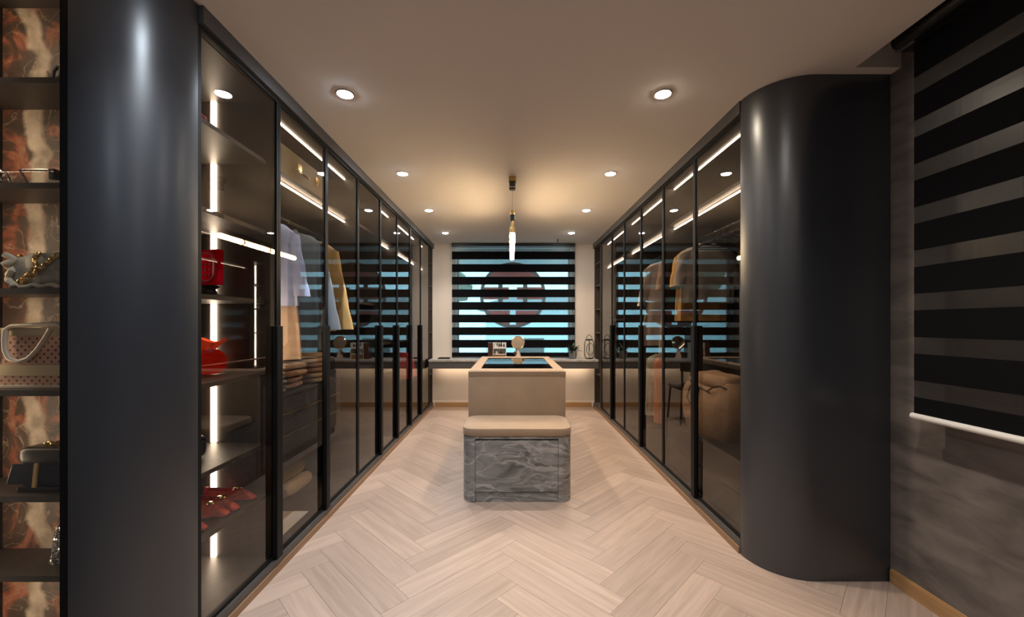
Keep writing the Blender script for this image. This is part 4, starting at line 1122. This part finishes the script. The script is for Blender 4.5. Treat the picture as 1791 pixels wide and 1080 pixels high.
RS = thing('red_purse', 'red beaded purse on the topmost shelf beside the column', 'purse', (-1.46, 1.80, 2.0855))
ob('body', sellip((0, 0, 0.045), (0.20, 0.22, 0.09), 0.7, 0.7, 26, 12, amp=0.2, freq=11, seed=4), 'red', RS, smooth=True, local=True)
ob('beads', tube([(0.07 + 0.03 * sin(i * 0.5), -0.10 + 0.022 * i, 0.085 - 0.0006 * (i - 4) ** 2) for i in range(10)], 0.008, 8), 'red_light', RS, smooth=True, local=True)
RF = thing('red_fan_bag', 'round red bag with pale piping on the floor of the first bay', 'handbag', (-1.55, 1.80, 0.0725), radians(10))
ob('body', xf(sellip((0, 0, 0), (0.20, 0.20, 0.06), 0.8, 1.0, 28, 10), (0, 0, 0.10), (pi / 2, 0, 0)), 'red', RF, smooth=True, local=True)
ob('piping', tube([(0.101 * cos(a), -0.012, 0.1 + 0.099 * sin(a)) for a in [2 * pi * i / 36 for i in range(36)]], 0.003, 6, closed=True), 'candle', RF, local=True)

# beige canvas tote in the right wardrobe
BT = thing('beige_tote', 'big slouchy beige tote with black drawstring in the right wardrobe', 'tote bag', (1.52, 2.98, 0.4605))
lp = []
for i in range(11):
    q = i / 10
    rx = 0.17 * (0.92 + 0.16 * sin(pi * q)) * (1 - 0.25 * max(0, q - 0.75) * 4 * 0.6); ry = 0.30 * (0.94 + 0.12 * sin(pi * q)) * (1 - 0.2 * max(0, q - 0.75) * 4 * 0.6)
    lp.append([(rx * spow(cos(th), 0.6) * (1 + 0.04 * q * sin(8 * th)), ry * spow(sin(th), 0.6) * (1 + 0.05 * q * sin(7 * th + 1)), 0.36 * q + 0.03 * q * sin(3 * th)) for th in [2 * pi * j / 40 for j in range(40)]])
ob('body', loft(lp), 'beige_cloth', BT, smooth=True, local=True)
ob('gathered_top', sellip((0, 0.02, 0.38), (0.26, 0.46, 0.12), 0.7, 0.6, 30, 12, amp=0.22, freq=9, seed=5), 'beige_cloth', BT, smooth=True, local=True)
ob('drawstring', tube([(0.158 * spow(cos(th), 0.7) + 0.01 * sin(6 * th), 0.272 * spow(sin(th), 0.7), 0.345 + 0.025 * sin(5 * th)) for th in [2 * pi * i / 48 for i in range(48)]], 0.005, 6, closed=True), 'black', BT, local=True)
for s in (-1, 1):
    ob('strap', tube([(-0.168, s * 0.07, 0.33), (-0.19, s * 0.08, 0.24), (-0.185, s * 0.03, 0.20), (-0.18, -s * 0.03, 0.25), (-0.165, -s * 0.05, 0.34)], 0.005, 6), 'black', BT, smooth=True, local=True)

# decor in the corner niches
def sprig(x, y, z, label):
    t = thing('dried_sprig', label, 'decor', (x, y, z))
    ob('vase', lathe([(0.018, 0), (0.022, 0.03), (0.012, 0.07), (0.014, 0.08)], 14), 'white', t, smooth=True, local=True)
    for k in range(5):
        a = k * 1.3
        ob('twig', tube([(0, 0, 0.06), (0.012 * cos(a), 0.012 * sin(a), 0.13), (0.03 * cos(a), 0.03 * sin(a), 0.20)], 0.003, 6), 'gold', t, local=True)
sprig(XL - 0.08, 6.03, 1.1325, 'small vase of gold twigs in the left corner niche')
sprig(XR + 0.10, 6.00, 1.4825, 'small vase of gold twigs in the right corner niche')

# ------------------------------------------------------------------ handbags in the display cabinet
def chain(path, r, parent, mat='gold'):
    """separate-looking links along a path, built as one chain part"""
    gs = []
    for i in range(len(path) - 1):
        p, q = Vector(path[i]), Vector(path[i + 1]); c = (p + q) / 2; d = (q - p).normalized(); ln = (q - p).length * 0.72
        o_ = d.cross(Vector((0, 1, 0)) if i % 2 else Vector((0.3, 0.2, 1)));
        if o_.length < 1e-3: o_ = d.cross(Vector((1, 0, 0)))
        o_.normalize()
        gs.append(tube([c + d * ln * cos(a) + o_ * ln * 0.62 * sin(a) for a in [2 * pi * k / 10 for k in range(10)]], r, 5, closed=True))
    o = ob('chain', join(*gs), mat, parent, smooth=True, local=True); o['kind'] = 'stuff'
    return o

yb = 1.435
# pale quilted bag with gold chains
QB = thing('quilted_bag', 'pale stone quilted bag with heavy gold chains in the display cabinet', 'handbag', (-1.598, yb, 1.3725))
ob('body', sellip((0, 0, 0.062), (0.27, 0.10, 0.124), 0.55, 0.5, 32, 16, amp=0.06, freq=12, seed=2), 'grey_leather', QB, smooth=True, local=True)
ob('flap', sellip((0.015, -0.012, 0.092), (0.19, 0.085, 0.068), 0.4, 0.4, 26, 10), 'grey_leather', QB, smooth=True, local=True)
ob('ruffle', tube([(-0.125 + 0.012 * sin(i * 1.3), -0.045 + 0.008 * cos(i * 1.7), 0.008 + 0.0085 * i) for i in range(14)], 0.010, 8), 'cream_leather', QB, smooth=True, local=True)
ob('ruffle', tube([(-0.11 + 0.018 * i, -0.052 + 0.004 * sin(i * 2), 0.010 + 0.005 * sin(i * 1.9)) for i in range(14)], 0.008, 8), 'cream_leather', QB, smooth=True, local=True)
chain([(-0.075 + 0.012 * i - 0.002 * i * i * 0.3, -0.058 - 0.006 * sin(i), 0.018 + 0.0105 * i) for i in range(11)], 0.0030, QB)
chain([(-0.062 + 0.012 * i, -0.060, 0.022 + 0.0095 * i) for i in range(11)], 0.0030, QB)
chain([(0.085 + 0.003 * sin(i * 2), -0.056, 0.012 + 0.013 * i) for i in range(10)], 0.0034, QB)
ob('hardware', lathe([(0.006, -0.004), (0.009, 0), (0.006, 0.004)], 10, (-0.12, -0.02, 0.118)), 'gold', QB, smooth=True, local=True)

# polka dot tote
PTT = thing('polka_tote', 'blush polka dot tote with cream handles in the display cabinet', 'tote bag', (-1.622, yb, 1.0305))
ob('body', loft([[(-0.150, -0.045, 0.012), (0.150, -0.045, 0.012), (0.150, 0.045, 0.012), (-0.150, 0.045, 0.012)], [(-0.158, -0.040, 0.205), (0.158, -0.040, 0.205), (0.158, 0.040, 0.205), (-0.158, 0.040, 0.205)]]), 'polka', PTT, local=True)
ob('bottom_trim', box(-0.162, 0.162, -0.048, 0.048, 0.0, 0.012), 'cream_leather', PTT, bevel=0.003, local=True)
ob('top_band', box(-0.160, 0.160, -0.0435, 0.0435, 0.180, 0.208), 'gold_leather', PTT, bevel=0.002, local=True)
ob('middle_band', box(-0.158, 0.158, -0.0475, -0.0415, 0.042, 0.082), 'gold_leather', PTT, bevel=0.002, local=True)
for s in (-1, 1):
    ob('edge_trim', box(s * 0.148, s * 0.163, -0.0485, 0.0485, 0.008, 0.206), 'gold_leather', PTT, bevel=0.003, local=True)
hp = [(-0.105, 0.200), (-0.109, 0.165), (-0.107, 0.130), (-0.092, 0.102), (-0.062, 0.092), (-0.028, 0.103), (0.005, 0.135), (0.03, 0.172), (0.05, 0.205)]
ob('handle', tube([(x, -0.054, z) for x, z in hp], 0.0075, 8), 'cream_leather', PTT, smooth=True, local=True)
ob('handle', tube([(-0.108, -0.048, 0.203), (-0.09, -0.05, 0.214), (0.0, -0.05, 0.219), (0.06, -0.05, 0.222), (0.10, -0.048, 0.205)], 0.0075, 8), 'cream_leather', PTT, smooth=True, local=True)
ob('rivet', lathe([(0.005, -0.003), (0.005, 0.003)], 10, (-0.155, -0.050, 0.155)), 'gold', PTT, local=True)

# black belted bag
BB = thing('black_bag', 'black leather handbag with amber strap and gold chain handle', 'handbag', (-1.590, 1.43, 0.6755))
ob('body', sellip((0, 0, 0.078), (0.215, 0.085, 0.150), 0.28, 0.3, 28, 14), 'black_leather', BB, smooth=True, local=True)
ob('flap', sellip((0, -0.012, 0.122), (0.205, 0.080, 0.062), 0.4, 0.35, 26, 10), 'black_leather', BB, smooth=True, local=True)
ob('front_panel', loft([[(-0.128, -0.056, 0.030), (0.095, -0.052, 0.026), (0.095, -0.044, 0.026), (-0.128, -0.044, 0.030)], [(-0.108, -0.056, 0.098), (0.105, -0.052, 0.096), (0.105, -0.044, 0.096), (-0.108, -0.044, 0.098)]]), 'blue_leather', BB, bevel=0.003, local=True)
ob('base_trim', box(-0.105, 0.105, -0.046, 0.042, 0.0, 0.018), 'black_leather', BB, bevel=0.005, local=True)
ob('strap', xf(box(-0.006, 0.006, -0.062, -0.056, 0.022, 0.104), rot=(0, radians(6), 0), loc=(-0.03, 0, 0)), 'ochre', BB, local=True)
chain([(-0.045 + 0.0135 * i, -0.010 - 0.004 * sin(i * 0.6), 0.158 + 0.022 * sin(max(0, i - 4) * 0.42)) for i in range(13)], 0.0032, BB)
ob('carry_handle', tube([(0.03, -0.015, 0.152), (0.055, -0.018, 0.178), (0.075, -0.018, 0.182), (0.09, -0.015, 0.150)], 0.006, 8), 'black_leather', BB, smooth=True, local=True)

# silver sequin pouch
SQ = thing('sequin_pouch', 'silver sequinned pouch on the lowest lit display shelf', 'pouch', (-1.545, 1.44, 0.4085))
ob('body', loft([[(-0.066, -0.03, 0), (0.07, -0.03, 0), (0.07, 0.03, 0), (-0.066, 0.03, 0)], [(-0.050, -0.022, 0.135), (0.06, -0.022, 0.135), (0.06, 0.022, 0.135), (-0.050, 0.022, 0.135)]]), 'sequin', SQ, local=True, bevel=0.004)
gs = []
for r_ in range(20):
    for c_ in range(17):
        z = 0.004 + r_ * 0.0066; w_ = 0.066 - 0.016 * z / 0.135; x = -w_ + (2 * w_ + 0.004) * (c_ + 0.5) / 17
        gs.append(xf(box(-0.0028, 0.0028, -0.0012, 0.0, -0.0026, 0.0026), (x, -0.031 + 0.008 * z / 0.135, z), (random.uniform(-.5, .5), 0, random.uniform(-.5, .5))))
o = ob('sequins', join(*gs), 'chrome', SQ, local=True); o['kind'] = 'stuff'

# clear evening bag and silver clutch
EB = thing('clear_bag', 'clear evening bag with bright metal handles in the display cabinet', 'handbag', (-1.70, yb, 1.7255))
ob('body', sellip((0.03, 0, 0.030), (0.28, 0.09, 0.06), 0.4, 0.35, 26, 10), 'clear', EB, smooth=True, local=True)
ob('base', box(-0.10, 0.165, -0.04, 0.04, 0.0, 0.006), 'chrome', EB, local=True, bevel=0.002)
ob('handle', tube([(-0.10 + 0.062 * cos(a) , -0.03, 0.008 + 0.060 * sin(a)) for a in [pi * i / 14 for i in range(15)]], 0.0045, 8), 'chrome', EB, smooth=True, local=True)
ob('handle', tube([(0.005, -0.04, 0.058), (0.04, -0.046, 0.006)], 0.004, 6), 'chrome', EB, local=True)
ob('frame_bar', tube([(0.0, -0.03, 0.062), (0.10, -0.03, 0.062)], 0.004, 6), 'chrome', EB, local=True)
ob('clasp', box(0.095, 0.115, -0.035, -0.015, 0.030, 0.066), 'black', EB, bevel=0.003, local=True)
SCB = thing('silver_clutch', 'silver and black clutch on the top display shelf', 'clutch', (-1.545, 1.43, 2.0785))
ob('body', sellip((0.0, 0, 0.035), (0.11, 0.05, 0.07), 0.4, 0.4, 22, 10), 'black_leather', SCB, smooth=True, local=True)
ob('frame', tube([(-0.056, -0.022, 0.0), (-0.050, -0.022, 0.05), (-0.035, -0.022, 0.072), (0.035, -0.022, 0.072), (0.05, -0.022, 0.05), (0.056, -0.022, 0)], 0.004, 8), 'chrome', SCB, smooth=True, local=True)
ob('wing', tube([(-0.056, -0.02, 0.01), (-0.072, -0.02, 0.055)], [0.005, 0.002], 6), 'chrome', SCB, local=True)
